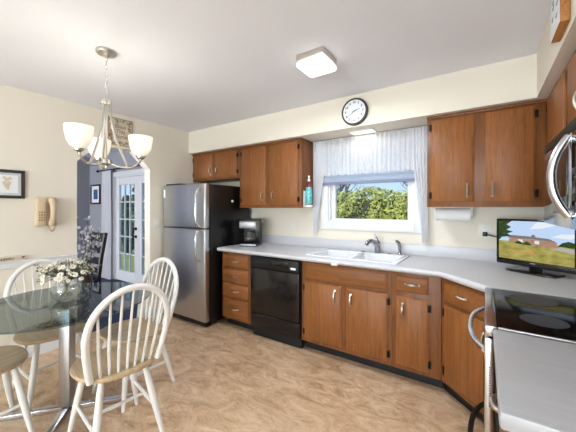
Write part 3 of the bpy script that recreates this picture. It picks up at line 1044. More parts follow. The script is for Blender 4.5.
lay([(0.80, 0.44), (1, 0.42), (1, 0.54), (0.93, 0.57), (0.86, 0.53)], 3, 1.5)
lay([(0.15, 0.46), (0.17, 0.56), (0.76, 0.54), (0.80, 0.50), (0.80, 0.385), (0.52, 0.40)], 5, 2)
lay([(0.13, 0.555), (0.20, 0.63), (0.44, 0.625), (0.70, 0.60), (0.82, 0.515), (0.76, 0.535), (0.5, 0.555)], 4, 3)
lay([(0.475, 0.61), (0.475, 0.66), (0.515, 0.675), (0.535, 0.62)], 4, 3.5)
lay([(0.29, 0.47), (0.29, 0.535), (0.36, 0.53), (0.36, 0.46)], 7, 4)
lay([(0.52, 0.45), (0.52, 0.53), (0.58, 0.525), (0.58, 0.445)], 7, 4)
lay([(0.24, 0.44), (0.30, 0.50), (0.36, 0.44), (0.42, 0.50), (0.48, 0.42), (0.45, 0.40), (0.26, 0.42)], 3, 4.5)
lay([(0.70, 0.36), (0.86, 0.42), (1.0, 0.40), (1.0, 0.30), (0.86, 0.33)], 6, 3)
lay([(0.12, 0.22), (0.4, 0.28), (0.62, 0.24), (0.5, 0.17), (0.25, 0.16)], 8, 1)
lay([(0, 0.47), (0.05, 0.56), (0.20, 0.60), (0.13, 0.66), (0.22, 0.72), (0.12, 0.76), (0.19, 0.84), (0.12, 0.90), (0.2, 1.0), (0, 1.0)], 3, 4)
part('screen_picture', sm, tvm, t, smooth=False, normals=False)

# outlets and plugs
def outlet(name, label, M4, w=0.072, h=0.115, switch=False, cat='outlet'):
    t = thing(name, label, cat, M4.translation)
    part('cover_plate', MB(M4).box(-w / 2, w / 2, 0.0005, 0.006, -h / 2, h / 2, 0.002), M['outlet'], t)
    if switch:
        part('toggle', MB(M4).box(-0.006, 0.006, 0.0062, 0.018, -0.012, 0.012, 0.002), M['outlet'], t)
    else:
        for s in (-1, 1):
            q = part('socket', MB(M4).box(-0.017, 0.017, 0.0061, 0.008, s * 0.026 - 0.015, s * 0.026 + 0.015, 0.001), M['clearplastic'], t)
            for k in (-1, 1):
                e = MB(M4).box(k * 0.006 - 0.001, k * 0.006 + 0.001, 0.0081, 0.0086, s * 0.026 - 0.004, s * 0.026 + 0.006)
                part('slot', e, M['black'], q)
    return t
WF = lambda x, z: frame_m((x, WY, z), (1, 0, 0), (0, -1, 0))
outlet('outlet', 'white wall outlet with a black plug beside the television', WF(0.005, 1.175), 0.09, 0.125)
outlet('outlet', 'small white wall outlet above the counter left of the window', WF(-1.955, 1.15), 0.072, 0.11)
outlet('outlet', 'white wall outlet behind the coffee maker with a round white plug-in', WF(-2.40, 1.175), 0.072, 0.115)
LF = lambda y, z: frame_m((LX, y, z), (0, 1, 0), (1, 0, 0))
outlet('light_switch', 'white light switch plate on the left wall beside the refrigerator', LF(2.155, 1.18), 0.072, 0.115, True, 'light switch')
t = thing('plug_in_freshener', 'round white plug-in air freshener in the outlet behind the coffee maker', 'air freshener', (-2.415, WY - 0.009, 1.20))
part('housing', MB().lathe([(0, 0), (0.026, 0), (0.032, 0.012), (0.030, 0.04), (0.018, 0.05), (0, 0.052)], 18, M=Matrix.Translation((-2.415, WY - 0.0095, 1.205)) @ Matrix.Rotation(R(90), 4, 'X')), M['clearplastic'], t)
part('vent_top', MB().box(-2.43, -2.40, WY - 0.045, WY - 0.015, 1.238, 1.255, 0.003), M['clearplastic'], t)
t = thing('power_cord', 'black power cord running from wall outlet to the television', 'cord', (0.01, WY - 0.02, 1.17))
part('plug', MB().box(-0.012, 0.024, WY - 0.042, WY - 0.0095, 1.130, 1.166, 0.006), M['black'], t)
part('cable', MB().tube([(0.01, WY - 0.043, 1.148), (0.04, WY - 0.06, 1.142), (0.09, WY - 0.10, 1.132), (0.15, WY - 0.16, 1.12), (0.22, 2.77, 1.10)], 0.0045, 8), M['black'], t)

# paper towel roll under the right cabinet
t = thing('paper_towel_holder', 'white paper towel roll mounted under the cabinet right of the window', 'paper towel', (-0.22, 2.86, 1.31))
AX = Matrix.Translation((-0.36, 2.86, 1.315)) @ Matrix.Rotation(R(90), 4, 'Y')
part('roll', MB().lathe([(0.02, 0.012), (0.052, 0.012), (0.052, 0.268), (0.02, 0.268)], 28, M=AX), M['paper'], t)
b = MB()
for xx in (-0.362, -0.088):
    b.box(xx, xx + 0.010, 2.835, 2.885, 1.298, 1.3775, 0.003)
b.box(-0.362, -0.078, 2.835, 2.885, 1.3735, 1.3775)
part('bracket', b, M['clearplastic'], t)
part('rod', MB().tube([(-0.352, 2.86, 1.315), (-0.088, 2.86, 1.315)], 0.012, 10), M['clearplastic'], t)

# bottle in a holder on the cabinet end
bxp, byp = -1.600, 2.795
t = thing('bottle_holder', 'white wall bracket holding a bottle on the cabinet end beside the window', 'holder', (bxp, byp, 1.375))
b = MB()
b.box(-1.644, -1.641, byp - 0.046, byp + 0.030, 1.378, 1.56, 0.001)
b.lathe([(0, 0), (0.041, 0), (0.041, 0.026), (0.038, 0.026), (0.038, 0.004), (0, 0.004)], 24, (bxp, byp, 1.378))
part('cup', b, M['clearplastic'], t)
t = thing('bottle', 'slim bottle with teal label and red neck on the cabinet end', 'bottle', (bxp, byp, 1.383))
part('body', MB().lathe([(0, 0), (0.034, 0), (0.035, 0.01), (0.035, 0.215), (0.028, 0.245), (0.013, 0.262), (0.013, 0.28), (0, 0.28)], 22, (bxp, byp, 1.3825)), M['bottlered'], t)
part('label_band', MB().lathe([(0.0353, 0.030), (0.0357, 0.031), (0.0357, 0.213), (0.0353, 0.214)], 22, (bxp, byp, 1.3825)), M['teal'], t)
part('pump_cap', MB().lathe([(0, 0), (0.016, 0), (0.016, 0.022), (0.007, 0.026), (0.007, 0.045), (0.012, 0.046), (0.010, 0.062), (0, 0.064)], 16, (bxp, byp, 1.663)), M['clearplastic'], t)

# ================================================================== WINDOW DRESSING
def pleats(x0, x1, y, zt, zb, n, amp, nz=12, phase=0.0, shape=None, hem=0.0):
    mb = MB()
    cols = n * 8
    vs = []
    rnd = random.Random(n)
    ph = [rnd.uniform(-0.6, 0.6) for _ in range(cols + 1)]
    for j in range(nz + 1):
        v = j / nz
        row = []
        for i in range(cols + 1):
            u = i / cols
            a, b = (x0, x1) if shape is None else shape(v)
            xx = a + (b - a) * u
            yy = y + amp * math.sin(2 * PI * n * u + phase + 0.5 * math.sin(3 * v + ph[i] * 0.3)) * (0.55 + 0.45 * v)
            zz = zt + (zb - zt) * v
            if j == nz:
                zz += hem * math.sin(2 * PI * n * 1.5 * u)
            row.append(mb.bm.verts.new(mb.M @ Vector((xx, yy, zz))))
        vs.append(row)
    for j in range(nz):
        for i in range(cols):
            mb.bm.faces.new((vs[j][i], vs[j][i + 1], vs[j + 1][i + 1], vs[j + 1][i]))
    return mb

t = thing('curtain_rod', 'thin bronze curtain rod under the soffit above the kitchen window', 'curtain rod', (-1.02, 2.955, 2.105))
part('rod', MB().tube([(-1.632, 2.955, 2.112), (-0.415, 2.955, 2.112)], 0.006, 10), M['rodbrown'], t)
for xx in (-1.60, -0.45):
    b = MB().box(xx - 0.008, xx + 0.008, 2.948, WY - 0.0005, 2.097, 2.113, 0.002)
    part('bracket', b, M['rodbrown'], t)
t = thing('lace_curtain', 'sheer white lace valance with side tails hanging over the kitchen window', 'curtain', (-1.02, 2.955, 2.11))
part('valance', pleats(-1.60, -0.445, 2.938, 2.125, 1.725, 26, 0.010, 10, hem=0.012), M['sheer'], t, normals=False)
part('side_tail', pleats(0, 1, 2.932, 2.122, 1.09, 5, 0.013, 18, shape=lambda v: (-1.625, -1.625 + 0.155 - 0.10 * min(1, max(0, v - 0.25) * 1.6)), hem=0.02), M['sheer'], t, normals=False)
part('side_tail', pleats(0, 1, 2.932, 2.122, 1.05, 5, 0.013, 18, shape=lambda v: (-0.425 - 0.145 + 0.085 * min(1, max(0, v - 0.25) * 1.6), -0.425), hem=0.02), M['sheer'], t, normals=False)
t = thing('window_blind', 'pale blue fabric blind lowered halfway over the kitchen window', 'blind', (-1.02, 3.035, 1.64))
b = MB()
nb = 26
bt, bb = 2.055, 1.655
for k in range(nb):
    z_a = bt - (bt - bb) * k / nb
    z_b = bt - (bt - bb) * (k + 1) / nb
    zm = (z_a + z_b) / 2
    b.poly([(-1.525, 2.990, z_a), (-0.522, 2.990, z_a), (-0.522, 2.982, zm), (-1.525, 2.982, zm)])
    b.poly([(-1.525, 2.982, zm), (-0.522, 2.982, zm), (-0.522, 2.990, z_b), (-1.525, 2.990, z_b)])
part('pleated_fabric', b, M['shade'], t, smooth=False, normals=False)
part('bottom_rail', MB().box(-1.526, -0.521, 2.974, 2.994, 1.625, 1.655, 0.003), M['blindrail'], t)
part('head_rail', MB().box(-1.526, -0.521, 2.974, 2.994, 2.055, 2.085, 0.002), M['trim'], t)

# ================================================================== CLOCK, LIGHTS, SOFFIT SIGN
ckx, ckz = -1.008, 2.272
CF = frame_m((ckx, 2.64, ckz), (1, 0, 0), (0, -1, 0))
ROT = CF @ Matrix.Rotation(R(-90), 4, 'X')     # lathe axis -> out of the wall
t = thing('wall_clock', 'round wall clock with black rim and white dial on the soffit above window', 'clock', (ckx, 2.64, ckz))
part('rim', MB(ROT).lathe([(0.0, 0.0005), (0.125, 0.0005), (0.128, 0.02), (0.122, 0.04), (0.112, 0.043), (0.109, 0.034), (0.0, 0.030)], 48), M['inkdark'], t)
part('dial', MB(ROT).lathe([(0, 0.031), (0.1085, 0.0345), (0.1085, 0.0355), (0, 0.0355)], 48), M['clockface'], t)
for hnum in range(1, 13):
    a = R(90 - hnum * 30)
    nm = MB(CF)
    text_mesh(str(hnum), 0.030, Matrix.Translation((0.084 * math.cos(a), 0.0362, 0.084 * math.sin(a))) @ Matrix.Rotation(R(90), 4, 'X'), nm, 0.001)
    part('numeral', nm, M['ink'], t, smooth=False, normals=False)
def hand(mb, ang, L, wd, y, tail=0.018):
    a = R(90 - ang)
    mb.prism([(-tail, -wd), (L, -wd * 0.5), (L, wd * 0.5), (-tail, wd)], y, y + 0.001, M=CF @ Matrix.Rotation(R(90), 4, 'X') @ Matrix.Diagonal((1, 1, -1, 1)) @ Matrix.Rotation(a, 4, 'Z'))
h = MB()
hand(h, 71, 0.058, 0.0042, 0.037)
part('hour_hand', h, M['black'], t, smooth=False)
h = MB()
hand(h, 231, 0.084, 0.0028, 0.0385)
part('minute_hand', h, M['black'], t, smooth=False)

# ceiling light
clx, cly = -0.985, 1.83
t = thing('ceiling_light', 'square white glowing ceiling light flush on the kitchen ceiling', 'ceiling light', (clx, cly, CEIL))
hs = 0.110
part('base_plate', MB().box(clx - hs + 0.004, clx + hs - 0.004, cly - hs + 0.004, cly + hs - 0.004, CEIL - 0.045, CEIL - 0.0005, 0.004), M['nickel'], t)
part('diffuser', MB().box(clx - hs, clx + hs, cly - hs, cly + hs, CEIL - 0.092, CEIL - 0.0455, 0.022, 4), M['diffuser'], t)
lamp('ceiling_light_bulb', 'AREA', (clx, cly, CEIL - 0.10), 20, (0.88, 0.94, 1.0), 0.20, 0.20)
# soffit light
t = thing('soffit_light', 'small rectangular lit panel set in the soffit above the kitchen window', 'light panel', (-1.0, 2.85, SZ))
f = MB()
f.box(-1.14, -0.88, 2.765, 2.78, SZ - 0.008, SZ - 0.0005, 0.001)
f.box(-1.14, -0.88, 2.915, 2.93, SZ - 0.008, SZ - 0.0005, 0.001)
f.box(-1.14, -1.125, 2.78, 2.915, SZ - 0.008, SZ - 0.0005, 0.001)
f.box(-0.895, -0.88, 2.78, 2.915, SZ - 0.008, SZ - 0.0005, 0.001)
part('frame', f, M['trim'], t)
part('lens', MB().box(-1.125, -0.895, 2.78, 2.915, SZ - 0.006, SZ - 0.0005), M['softlight'], t)
lamp('soffit_bulb', 'AREA', (-1.01, 2.8475, SZ - 0.012), 0.6, (1.0, 0.92, 0.8), 0.2, 0.12)

# wooden block sign on right soffit
t = thing('block_sign', 'thick wooden block sign with white face on the right soffit', 'sign', (0.285, 1.78, 2.19))
part('block', MB().box(0.268, 0.302, 1.683, 1.885, 2.165, 2.405, 0.002), M['rustic'], t)
sf = part('face', MB().box(0.2665, 0.2678, 1.685, 1.883, 2.167, 2.403), M['paper'], t)
FB = frame_m((0.2662, 1.784, 2.30), (0, -1, 0), (-1, 0, 0))
for k in range(7):
    rr = random.Random(k)
    cxx, czz = rr.uniform(-0.06, 0.06), -0.075 + k * 0.024
    pts = [(cxx + 0.018 * math.cos(a) * (1 + 0.4 * math.sin(3 * a)), 0.0002, czz + 0.011 * math.sin(a)) for a in [2 * PI * i / 14 for i in range(14)]]
    part('printed_shape', MB(FB).poly(pts), M['inkblue'], sf, smooth=False)

# ================================================================== CHANDELIER
hx, hy = -2.14, 0.962
t = thing('chandelier', 'satin nickel chandelier with three glowing white glass bowls over the table', 'chandelier', (hx, hy, CEIL))
part('canopy', MB().lathe([(0, -0.0005), (0.062, -0.0005), (0.064, -0.012), (0.058, -0.022), (0.022, -0.03), (0.010, -0.045), (0, -0.046)], 32, (hx, hy, CEIL)), M['nickel'], t)
c = MB()
zt_, zb_ = CEIL - 0.045, 2.115
nl = 11
ll = (zt_ - zb_) / nl
for k in range(nl):
    zc = zt_ - (k + 0.5) * ll
    pts = []
    for i in range(13):
        a = 2 * PI * i / 12
        lx = 0.0085 * math.cos(a)
        lz = (ll * 0.62) * math.sin(a)
        pts.append((hx + (lx if k % 2 else 0), hy + (0 if k % 2 else lx), zc + lz))
    c.tube(pts, 0.0022, 6)
part('chain', c, M['nickel'], t)
b = MB()
b.lathe([(0, 0.0), (0.018, 0.0), (0.034, -0.004), (0.034, -0.022), (0.018, -0.028), (0, -0.028)], 24, (hx, hy, 2.105))
pts = [(hx + 0.016 * math.cos(a), hy, 2.117 + 0.016 * math.sin(a)) for a in [2 * PI * i / 14 for i in range(15)]]
b.tube(pts, 0.0035, 6)
part('top_collar', b, M['nickel'], t)
part('stem', MB().tube([(hx, hy, 2.078), (hx, hy, 1.69)], 0.0055, 10), M['nickel'], t)
part('hub', MB().lathe([(0, 0.03), (0.012, 0.03), (0.030, 0.022), (0.032, -0.006), (0.022, -0.016), (0.010, -0.022), (0.008, -0.034), (0, -0.036)], 28, (hx, hy, 1.678)), M['nickel'], t)
AR = 0.212
for ang_ in (-66, 52, 168):
    ca_, sa_ = math.cos(R(ang_)), math.sin(R(ang_))
    P = lambda r_, z_: (hx + r_ * ca_, hy + r_ * sa_, z_ - 0.012)
    arm = part('arm', MB().tube([P(0.028, 1.685), P(0.07, 1.668), P(0.12, 1.660), P(0.158, 1.666), P(0.188, 1.684), P(0.207, 1.71), P(AR, 1.735)], 0.0075, 10), M['nickel'], t)
    part('brace', MB().tube([P(0.020, 2.11), P(0.024, 2.04), P(0.036, 1.95), P(0.060, 1.85), P(0.095, 1.755), P(0.132, 1.669)], 0.0085, 8), M['nickel'], t)
    x_, y_, _ = P(AR, 0)
    part('cup', MB().lathe([(0, -0.012), (0.012, -0.012), (0.028, 0.0), (0.030, 0.012), (0.024, 0.014), (0, 0.014)], 20, (x_, y_, 1.723)), M['nickel'], arm)
    part('glass_bowl', MB().lathe([(0.022, 0.0), (0.048, 0.012), (0.065, 0.045), (0.074, 0.09), (0.078, 0.132), (0.075, 0.132), (0.070, 0.09), (0.061, 0.047), (0.045, 0.016), (0.0, 0.006)], 32, (x_, y_, 1.738)), M['lampglass'], arm)
    lamp('chandelier_bulb', 'POINT', (x_, y_, 1.86), 1.7, (0.93, 0.95, 0.96), radius=0.03)

# ================================================================== LEFT WALL ITEMS
# framed print
def frame_pic(t, Fm, w_, h_, fw, dep, fm, pm):
    f = MB(Fm)
    f.box(-w_ / 2, w_ / 2, 0.0005, dep, -h_ / 2, -h_ / 2 + fw, 0.003)
    f.box(-w_ / 2, w_ / 2, 0.0005, dep, h_ / 2 - fw, h_ / 2, 0.003)
    f.box(-w_ / 2, -w_ / 2 + fw, 0.0005, dep, -h_ / 2 + fw, h_ / 2 - fw, 0.003)
    f.box(w_ / 2 - fw, w_ / 2, 0.0005, dep, -h_ / 2 + fw, h_ / 2 - fw, 0.003)
    part('frame', f, fm, t)
    return part('print', MB(Fm).box(-w_ / 2 + fw, w_ / 2 - fw, 0.0005, dep * 0.4, -h_ / 2 + fw, h_ / 2 - fw), pm, t)

Fm = LF(0.700, 1.58)
t = thing('framed_print', 'small dark-framed botanical print on the cream wall left of the telephone', 'picture', (LX, 0.715, 1.58))
p_ = frame_pic(t, Fm, 0.33, 0.25, 0.026, 0.02, M['inkdark'], M['artpaper'])
part('mat_board', MB(Fm).box(-0.03, 0.118, 0.0082, 0.0094, -0.078, 0.078), M['paper'], p_)
for (u, v, r_) in ((0.045, 0.035, 0.016), (0.065, 0.048, 0.014), (0.03, 0.055, 0.012), (0.045, -0.012, 0.022), (0.062, 0.012, 0.014), (0.028, 0.012, 0.012), (0.05, -0.04, 0.012)):
    d = MB(Fm).poly([(u + r_ * (1 + 0.25 * math.sin(5 * a)) * math.cos(a), 0.0096, v + r_ * (1 + 0.25 * math.sin(5 * a)) * math.sin(a)) for a in [2 * PI * i / 20 for i in range(20)]])
    part('drawn_flower', d, M['parchment'], p_, smooth=False)

# telephone
Fm = LF(1.016, 1.335)
t = thing('wall_telephone', 'beige corded wall telephone mounted between framed print and doorway', 'telephone', (LX, 1.016, 1.335))
part('base', MB(Fm).box(-0.082, 0.078, 0.0005, 0.045, -0.135, 0.135, 0.014, 3), M['phone'], t)
part('face_plate', MB(Fm).box(-0.072, -0.010, 0.0455, 0.056, -0.122, 0.122, 0.005), M['phone'], t)
for i in range(4):
    for j in range(3):
        k_ = MB(Fm).box(-0.066 + j * 0.018, -0.053 + j * 0.018, 0.0562, 0.060, -0.085 + i * 0.024, -0.069 + i * 0.024, 0.002)
        part('key', k_, M['phoned'], t)
hsn = part('handset', MB(Fm).tube([(0.03, 0.060, 0.112), (0.03, 0.078, 0.10), (0.03, 0.098, 0.06), (0.03, 0.104, 0.0), (0.03, 0.098, -0.06), (0.03, 0.078, -0.10), (0.03, 0.060, -0.112)], [0.026, 0.028, 0.022, 0.020, 0.022, 0.028, 0.026], 14), M['phone'], t)
part('cradle', MB(Fm).box(0.004, 0.056, 0.0455, 0.052, -0.125, 0.125, 0.003), M['phoned'], t)
c = MB(Fm)
pts = []
for i in range(150):
    s = i / 149
    a = s * 2 * PI * 22
    if s < 0.5:
        q = s * 2
        cen = Vector((-0.01 + 0.005 * q, 0.068, 0.09 - 0.20 * q))
    else:
        q = (s - 0.5) * 2
        cen = Vector((-0.005 + 0.075 * q, 0.072 - 0.012 * q, -0.11 - 0.075 * math.sin(PI * q)))
    pts.append(cen + Vector((0.008 * math.cos(a), 0.008 * math.sin(a), 0)))
c.tube(pts, 0.0022, 5)
part('coiled_cord', c, M['phoned'], t)

# poster over the opening
Fm = LF(1.705, 2.235)
t = thing('floral_sign', 'square parchment sign with floral border and lettering above the doorway', 'sign', (LX, 1.705, 2.235))
pw = 0.27
p_ = frame_pic(t, Fm, pw, 0.31, 0.008, 0.012, M['phoned'], M['parchment'])
rnd = random.Random(5)
for i in range(64):
    side = i % 4
    s = rnd.uniform(-1, 1)
    e_ = rnd.uniform(0.74, 0.93)
    u, v = ((s * 0.12, e_ * 0.145), (s * 0.12, -e_ * 0.145), (e_ * 0.125, s * 0.14), (-e_ * 0.125, s * 0.14))[side]
    r_ = rnd.uniform(0.006, 0.014)
    ph = rnd.uniform(0, 6)
    d = MB(Fm).poly([(u + r_ * (1 + 0.4 * math.sin(4 * a + ph)) * math.cos(a), 0.0055 + i * 0.00001, v + r_ * (1 + 0.4 * math.sin(4 * a + ph)) * math.sin(a)) for a in [2 * PI * i2 / 16 for i2 in range(16)]])
    part('border_flower', d, M['inklight'], p_, smooth=False)
d = MB(Fm)
for body, zz in (('Bless', 0.062), ('This', 0.006), ('Home', -0.05)):
    text_mesh(body, 0.062, Matrix.Translation((0, 0.0056, zz)) @ Matrix.Rotation(R(90), 4, 'X'), d, 0.001)
part('lettering', d, M['inklight'], p_, smooth=False, normals=False)

# little plank sign on the chair rail
t = thing('plank_sign', 'small rustic plank sign with dark lettering resting on the chair rail', 'sign', (LX + 0.015, 0.72, 0.9035))
part('plank', MB().box(LX + 0.006, LX + 0.026, 0.55, 0.875, 0.9035, 0.948, 0.003), M['parchment'], t)
d = MB(LF(0.70, 0.926))
rnd = random.Random(9)
u = -0.13
while u < 0.08:
    hgt = rnd.choice((0.014, 0.02, 0.026))
    d.tube([(u, 0.0272, -0.012), (u + 0.004, 0.0272, hgt - 0.012), (u + 0.011, 0.0272, -0.006), (u + 0.014, 0.0272, 0.004)], 0.0022, 5)
    u += 0.017
part('lettering', d, M['ink'], t)
part('heart', MB(LF(0.85, 0.930)).poly([(0.0, 0.0272, -0.010), (0.011, 0.0272, 0.002), (0.006, 0.0272, 0.009), (0.0, 0.0272, 0.004), (-0.006, 0.0272, 0.009), (-0.011, 0.0272, 0.002)]), M['bottlered'], t, smooth=False)

# ================================================================== DINING SET
TX, TY = -2.35, 0.81
t = thing('dining_table', 'round smoked glass dining table on a steel pedestal', 'table', (TX, TY, 0))
part('tabletop', MB().lathe([(0, 0.728), (0.505, 0.728), (0.512, 0.734), (0.505, 0.740), (0, 0.740)], 72, (TX, TY, 0)), M['tableglass'], t)
part('pedestal', MB().box(TX - 0.034, TX + 0.034, TY - 0.034, TY + 0.034, 0.036, 0.715, 0.004, M=Matrix.Translation((TX, TY, 0)) @ Matrix.Rotation(R(38), 4, 'Z') @ Matrix.Translation((-TX, -TY, 0))), M['steel'], t)
part('top_plate', MB().lathe([(0, 0.7155), (0.13, 0.7155), (0.13, 0.7275), (0, 0.7275)], 32, (TX, TY, 0)), M['steelh'], t)
for k in range(4):
    a = R(50 + 90 * k)
    part('foot', MB(Matrix.Translation((TX, TY, 0)) @ Matrix.Rotation(a, 4, 'Z')).box(0.028 if k % 2 else 0.0, 0.40, -0.022, 0.022, 0.003, 0.035, 0.003), M['steelh'], t)

def seat_outline(n=40):
    pts = []
    for i in range(n):
        a = 2 * PI * i / n
        c, s = math.cos(a), math.sin(a)
        x = 0.225 * math.copysign(abs(c) ** 0.8, c)
        y = 0.21 * math.copysign(abs(s) ** 0.85, s)
        x *= 1.0 - 0.10 * (-y / 0.21 if y < 0 else 0)
        pts.append((x, y))
    return pts

def make_chair(label):
    t = thing('windsor_chair', label, 'chair', (0, 0, 0), 0, 'white windsor chairs around the glass table')
    s = MB()
    ol = seat_outline()
    tb = bmesh.new()
    rings = []
    for sc_, z in ((0.0, 0.428), (0.86, 0.425), (0.97, 0.434), (1.0, 0.446), (0.985, 0.456), (0.93, 0.460), (0.75, 0.453), (0.4, 0.447), (0.0, 0.447)):
        if sc_ == 0:
            rings.append([tb.verts.new((0, 0, z))])
        else:
            rings.append([tb.verts.new((x * sc_, y * sc_, z)) for x, y in ol])
    n = len(ol)
    for a, b in zip(rings, rings[1:]):
        for k in range(n):
            k2 = (k + 1) % n
            if len(a) == 1:
                tb.faces.new((a[0], b[k2], b[k]))
            elif len(b) == 1:
                tb.faces.new((a[k], a[k2], b[0]))
            else:
                tb.faces.new((a[k], a[k2], b[k2], b[k]))
    s._absorb(tb)
    part('seat', s, M['seat'], t, local=True)['label'] = 'natural wood saddle seat'
    lean = 0.23
    def yb(z):
        return -0.155 - (z - 0.455) * lean
    def half(z):     # arch half-width against height
        if z < 0.70:
            k = (z - 0.455) / 0.245
            return 0.178 + 0.034 * math.sin(k * PI / 2)
        k = (z - 0.70) / 0.25
        return 0.212 * math.sqrt(max(0.0, 1 - k * k))
    arch = []
    for z in (0.45, 0.52, 0.60, 0.66):
        arch.append((-half(max(z, 0.455)), yb(z), z))
    for k in range(0, 19):
        a = PI - PI * k / 18
        z = 0.70 + 0.238 * math.sin(a)
        arch.append((0.212 * math.cos(a), yb(z), z))
    for z in (0.66, 0.60, 0.52, 0.45):
        arch.append((half(max(z, 0.455)), yb(z), z))
    part('back_bow', MB().tube(arch, 0.0185, 10), M['chairw'], t, local=True)
    for k in range(-3, 4):
        xb, xt = 0.043 * k, 0.056 * k
        zt2 = 0.70 + 0.238 * math.sqrt(max(0, 1 - (xt / 0.212) ** 2)) - 0.006
        part('spindle', MB().tube([(xb, -0.165 + 0.012 * abs(k) / 3, 0.452), ((xb + xt) / 2, yb(0.6) , 0.6), (xt, yb(zt2), zt2)], [0.0075, 0.009, 0.006], 8), M['chairw'], t, local=True)
    tops = {(-1, 1): (-0.125, 0.12), (1, 1): (0.125, 0.12), (-1, -1): (-0.115, -0.12), (1, -1): (0.115, -0.12)}
    feet = {(-1, 1): (-0.195, 0.19), (1, 1): (0.195, 0.19), (-1, -1): (-0.185, -0.215), (1, -1): (0.185, -0.215)}
    def on(k, z):
        f_ = 1 - z / 0.428
        return (tops[k][0] + (feet[k][0] - tops[k][0]) * f_, tops[k][1] + (feet[k][1] - tops[k][1]) * f_, z)
    for k in tops:
        part('leg', MB().tube([on(k, 0.432), on(k, 0.36), on(k, 0.22), on(k, 0.10), on(k, 0.001)], [0.0145, 0.018, 0.020, 0.0165, 0.0125], 10), M['chairw'], t, local=True)
    for sx in (-1, 1):
        a, b = on((sx, 1), 0.19), on((sx, -1), 0.17)
        mid = tuple((p + q) / 2 for p, q in zip(a, b))
        part('stretcher', MB().tube([a, mid, b], [0.009, 0.012, 0.009], 8), M['chairw'], t, local=True)
    l_, r_ = (-0.155, -0.01, 0.18), (0.155, -0.01, 0.18)
    part('stretcher', MB().tube([l_, (0, -0.01, 0.18), r_], [0.009, 0.012, 0.009], 8), M['chairw'], t, local=True)
    return t

ch = make_chair('white windsor chair in the foreground with its back to the camera')
spots = [((-1.85, 0.888), 83, None),
         ((-2.215, 1.19), 183, 'white windsor chair at the far side of the table nearest the refrigerator'),
         ((-2.72, 0.845), -90, 'white windsor chair behind the table against the left wall'),
         ((-2.47, 0.415), 0, 'white windsor chair at left cut off by the photo edge, seat corner showing')]
for i, ((x, y), a, lb) in enumerate(spots):
    o = ch if i == 0 else copy_tree(ch)
    o.location = (x, y, 0)
    o.rotation_euler = (0, 0, R(a))
    if lb:
        o['label'] = lb

# fishbowl vase and daisies
vx, vy, vz = -2.37, 0.812, 0.741
t = thing('glass_vase', 'round clear fishbowl vase in the middle of the glass table', 'vase', (vx, vy, vz))
part('bowl', MB().lathe([(0, 0.0005), (0.045, 0.0005), (0.072, 0.02), (0.086, 0.055), (0.083, 0.095), (0.062, 0.13), (0.058, 0.142), (0.064, 0.150), (0.060, 0.150), (0.054, 0.142), (0.058, 0.128), (0.079, 0.094), (0.082, 0.055), (0.069, 0.023), (0.044, 0.006), (0, 0.006)], 36, (vx, vy, vz)), M['vaseglass'], t)
rnd = random.Random(11)
t = thing('daisy_bouquet', 'bunch of white daisies with green stems in the fishbowl vase', 'flowers', (vx, vy, vz))
stems = MB()
leaves = MB()
heads = []
for i in range(96):
    az = rnd.uniform(0, 2 * PI)
    rr = 0.155 * math.sqrt(rnd.uniform(0.0, 1))
    hz = 0.150 + 0.11 * (1 - (rr / 0.17) ** 2) + rnd.uniform(-0.025, 0.03)
    p = Vector((vx + rr * math.cos(az), vy + rr * math.sin(az), vz + hz))
    q = Vector((vx - 0.03 * math.cos(az), vy - 0.03 * math.sin(az), vz + 0.03))
    neck = Vector((vx + 0.032 * math.cos(az), vy + 0.032 * math.sin(az), vz + 0.14))
    stems.tube(([q] if i % 10 == 0 else []) + [neck, (neck + p) / 2 + Vector((0, 0, 0.01)), p], 0.0016, 4)
    heads.append((p, (p - Vector((vx, vy, vz + 0.08))).normalized()))
for i in range(220):
    az = rnd.uniform(0, 2 * PI)
    rr = rnd.uniform(0.03, 0.16)
    p = Vector((vx + rr * math.cos(az), vy + rr * math.sin(az), vz + rnd.uniform(0.15, 0.225) + 0.03 * (1 - rr / 0.16)))
    d = Vector((rnd.uniform(-1, 1), rnd.uniform(-1, 1), rnd.uniform(-0.3, 0.8))).normalized() * rnd.uniform(0.018, 0.034)
    s_ = d.cross(Vector((0, 0, 1))).normalized() * 0.006
    leaves.poly([p, p + d * 0.5 + s_, p + d, p + d * 0.5 - s_])
# trailing sprigs
for az, L, up in ((2.2, 0.18, 0.06), (3.6, 0.19, 0.04), (-1.0, 0.17, 0.05), (0.7, 0.17, 0.04), (1.6, 0.14, 0.26)):
    pts = []
    for k in range(6):
        s_ = k / 5
        pts.append((vx + math.cos(az) * (0.04 + L * s_) , vy + math.sin(az) * (0.04 + L * s_), vz + 0.14 + 0.06 * s_ + up * s_ * (1.2 - 0.4 * s_)))
    stems.tube(pts, 0.0014, 4)
    for k in range(1, 6):
        p = Vector(pts[k])
        for s2 in (-1, 1):
            d = Vector((math.cos(az + s2), math.sin(az + s2), 0.2)) * 0.022
            leaves.poly([p, p + d * 0.5 + Vector((0, 0, 0.004)), p + d, p + d * 0.5 - Vector((0, 0, 0.004))])
part('stems', stems, M['stem'], t)
part('foliage', leaves, M['leaf'], t, smooth=False, normals=False)
ddat = None
def daisy_mesh():
    mb = MB()
    for k in range(11):
        a = 2 * PI * k / 11
        dx, dy = math.cos(a), math.sin(a)
        px, py = -dy, dx
        mb.poly([(0.003 * dx, 0.003 * dy, 0.001), (0.013 * dx + 0.0042 * px, 0.013 * dy + 0.0042 * py, 0.003), (0.021 * dx + 0.0032 * px, 0.021 * dy + 0.0032 * py, 0.0005),
                 (0.023 * dx, 0.023 * dy, -0.001), (0.021 * dx - 0.0032 * px, 0.021 * dy - 0.0032 * py, 0.0005), (0.013 * dx - 0.0042 * px, 0.013 * dy - 0.0042 * py, 0.003)])
    return mb
pm = None
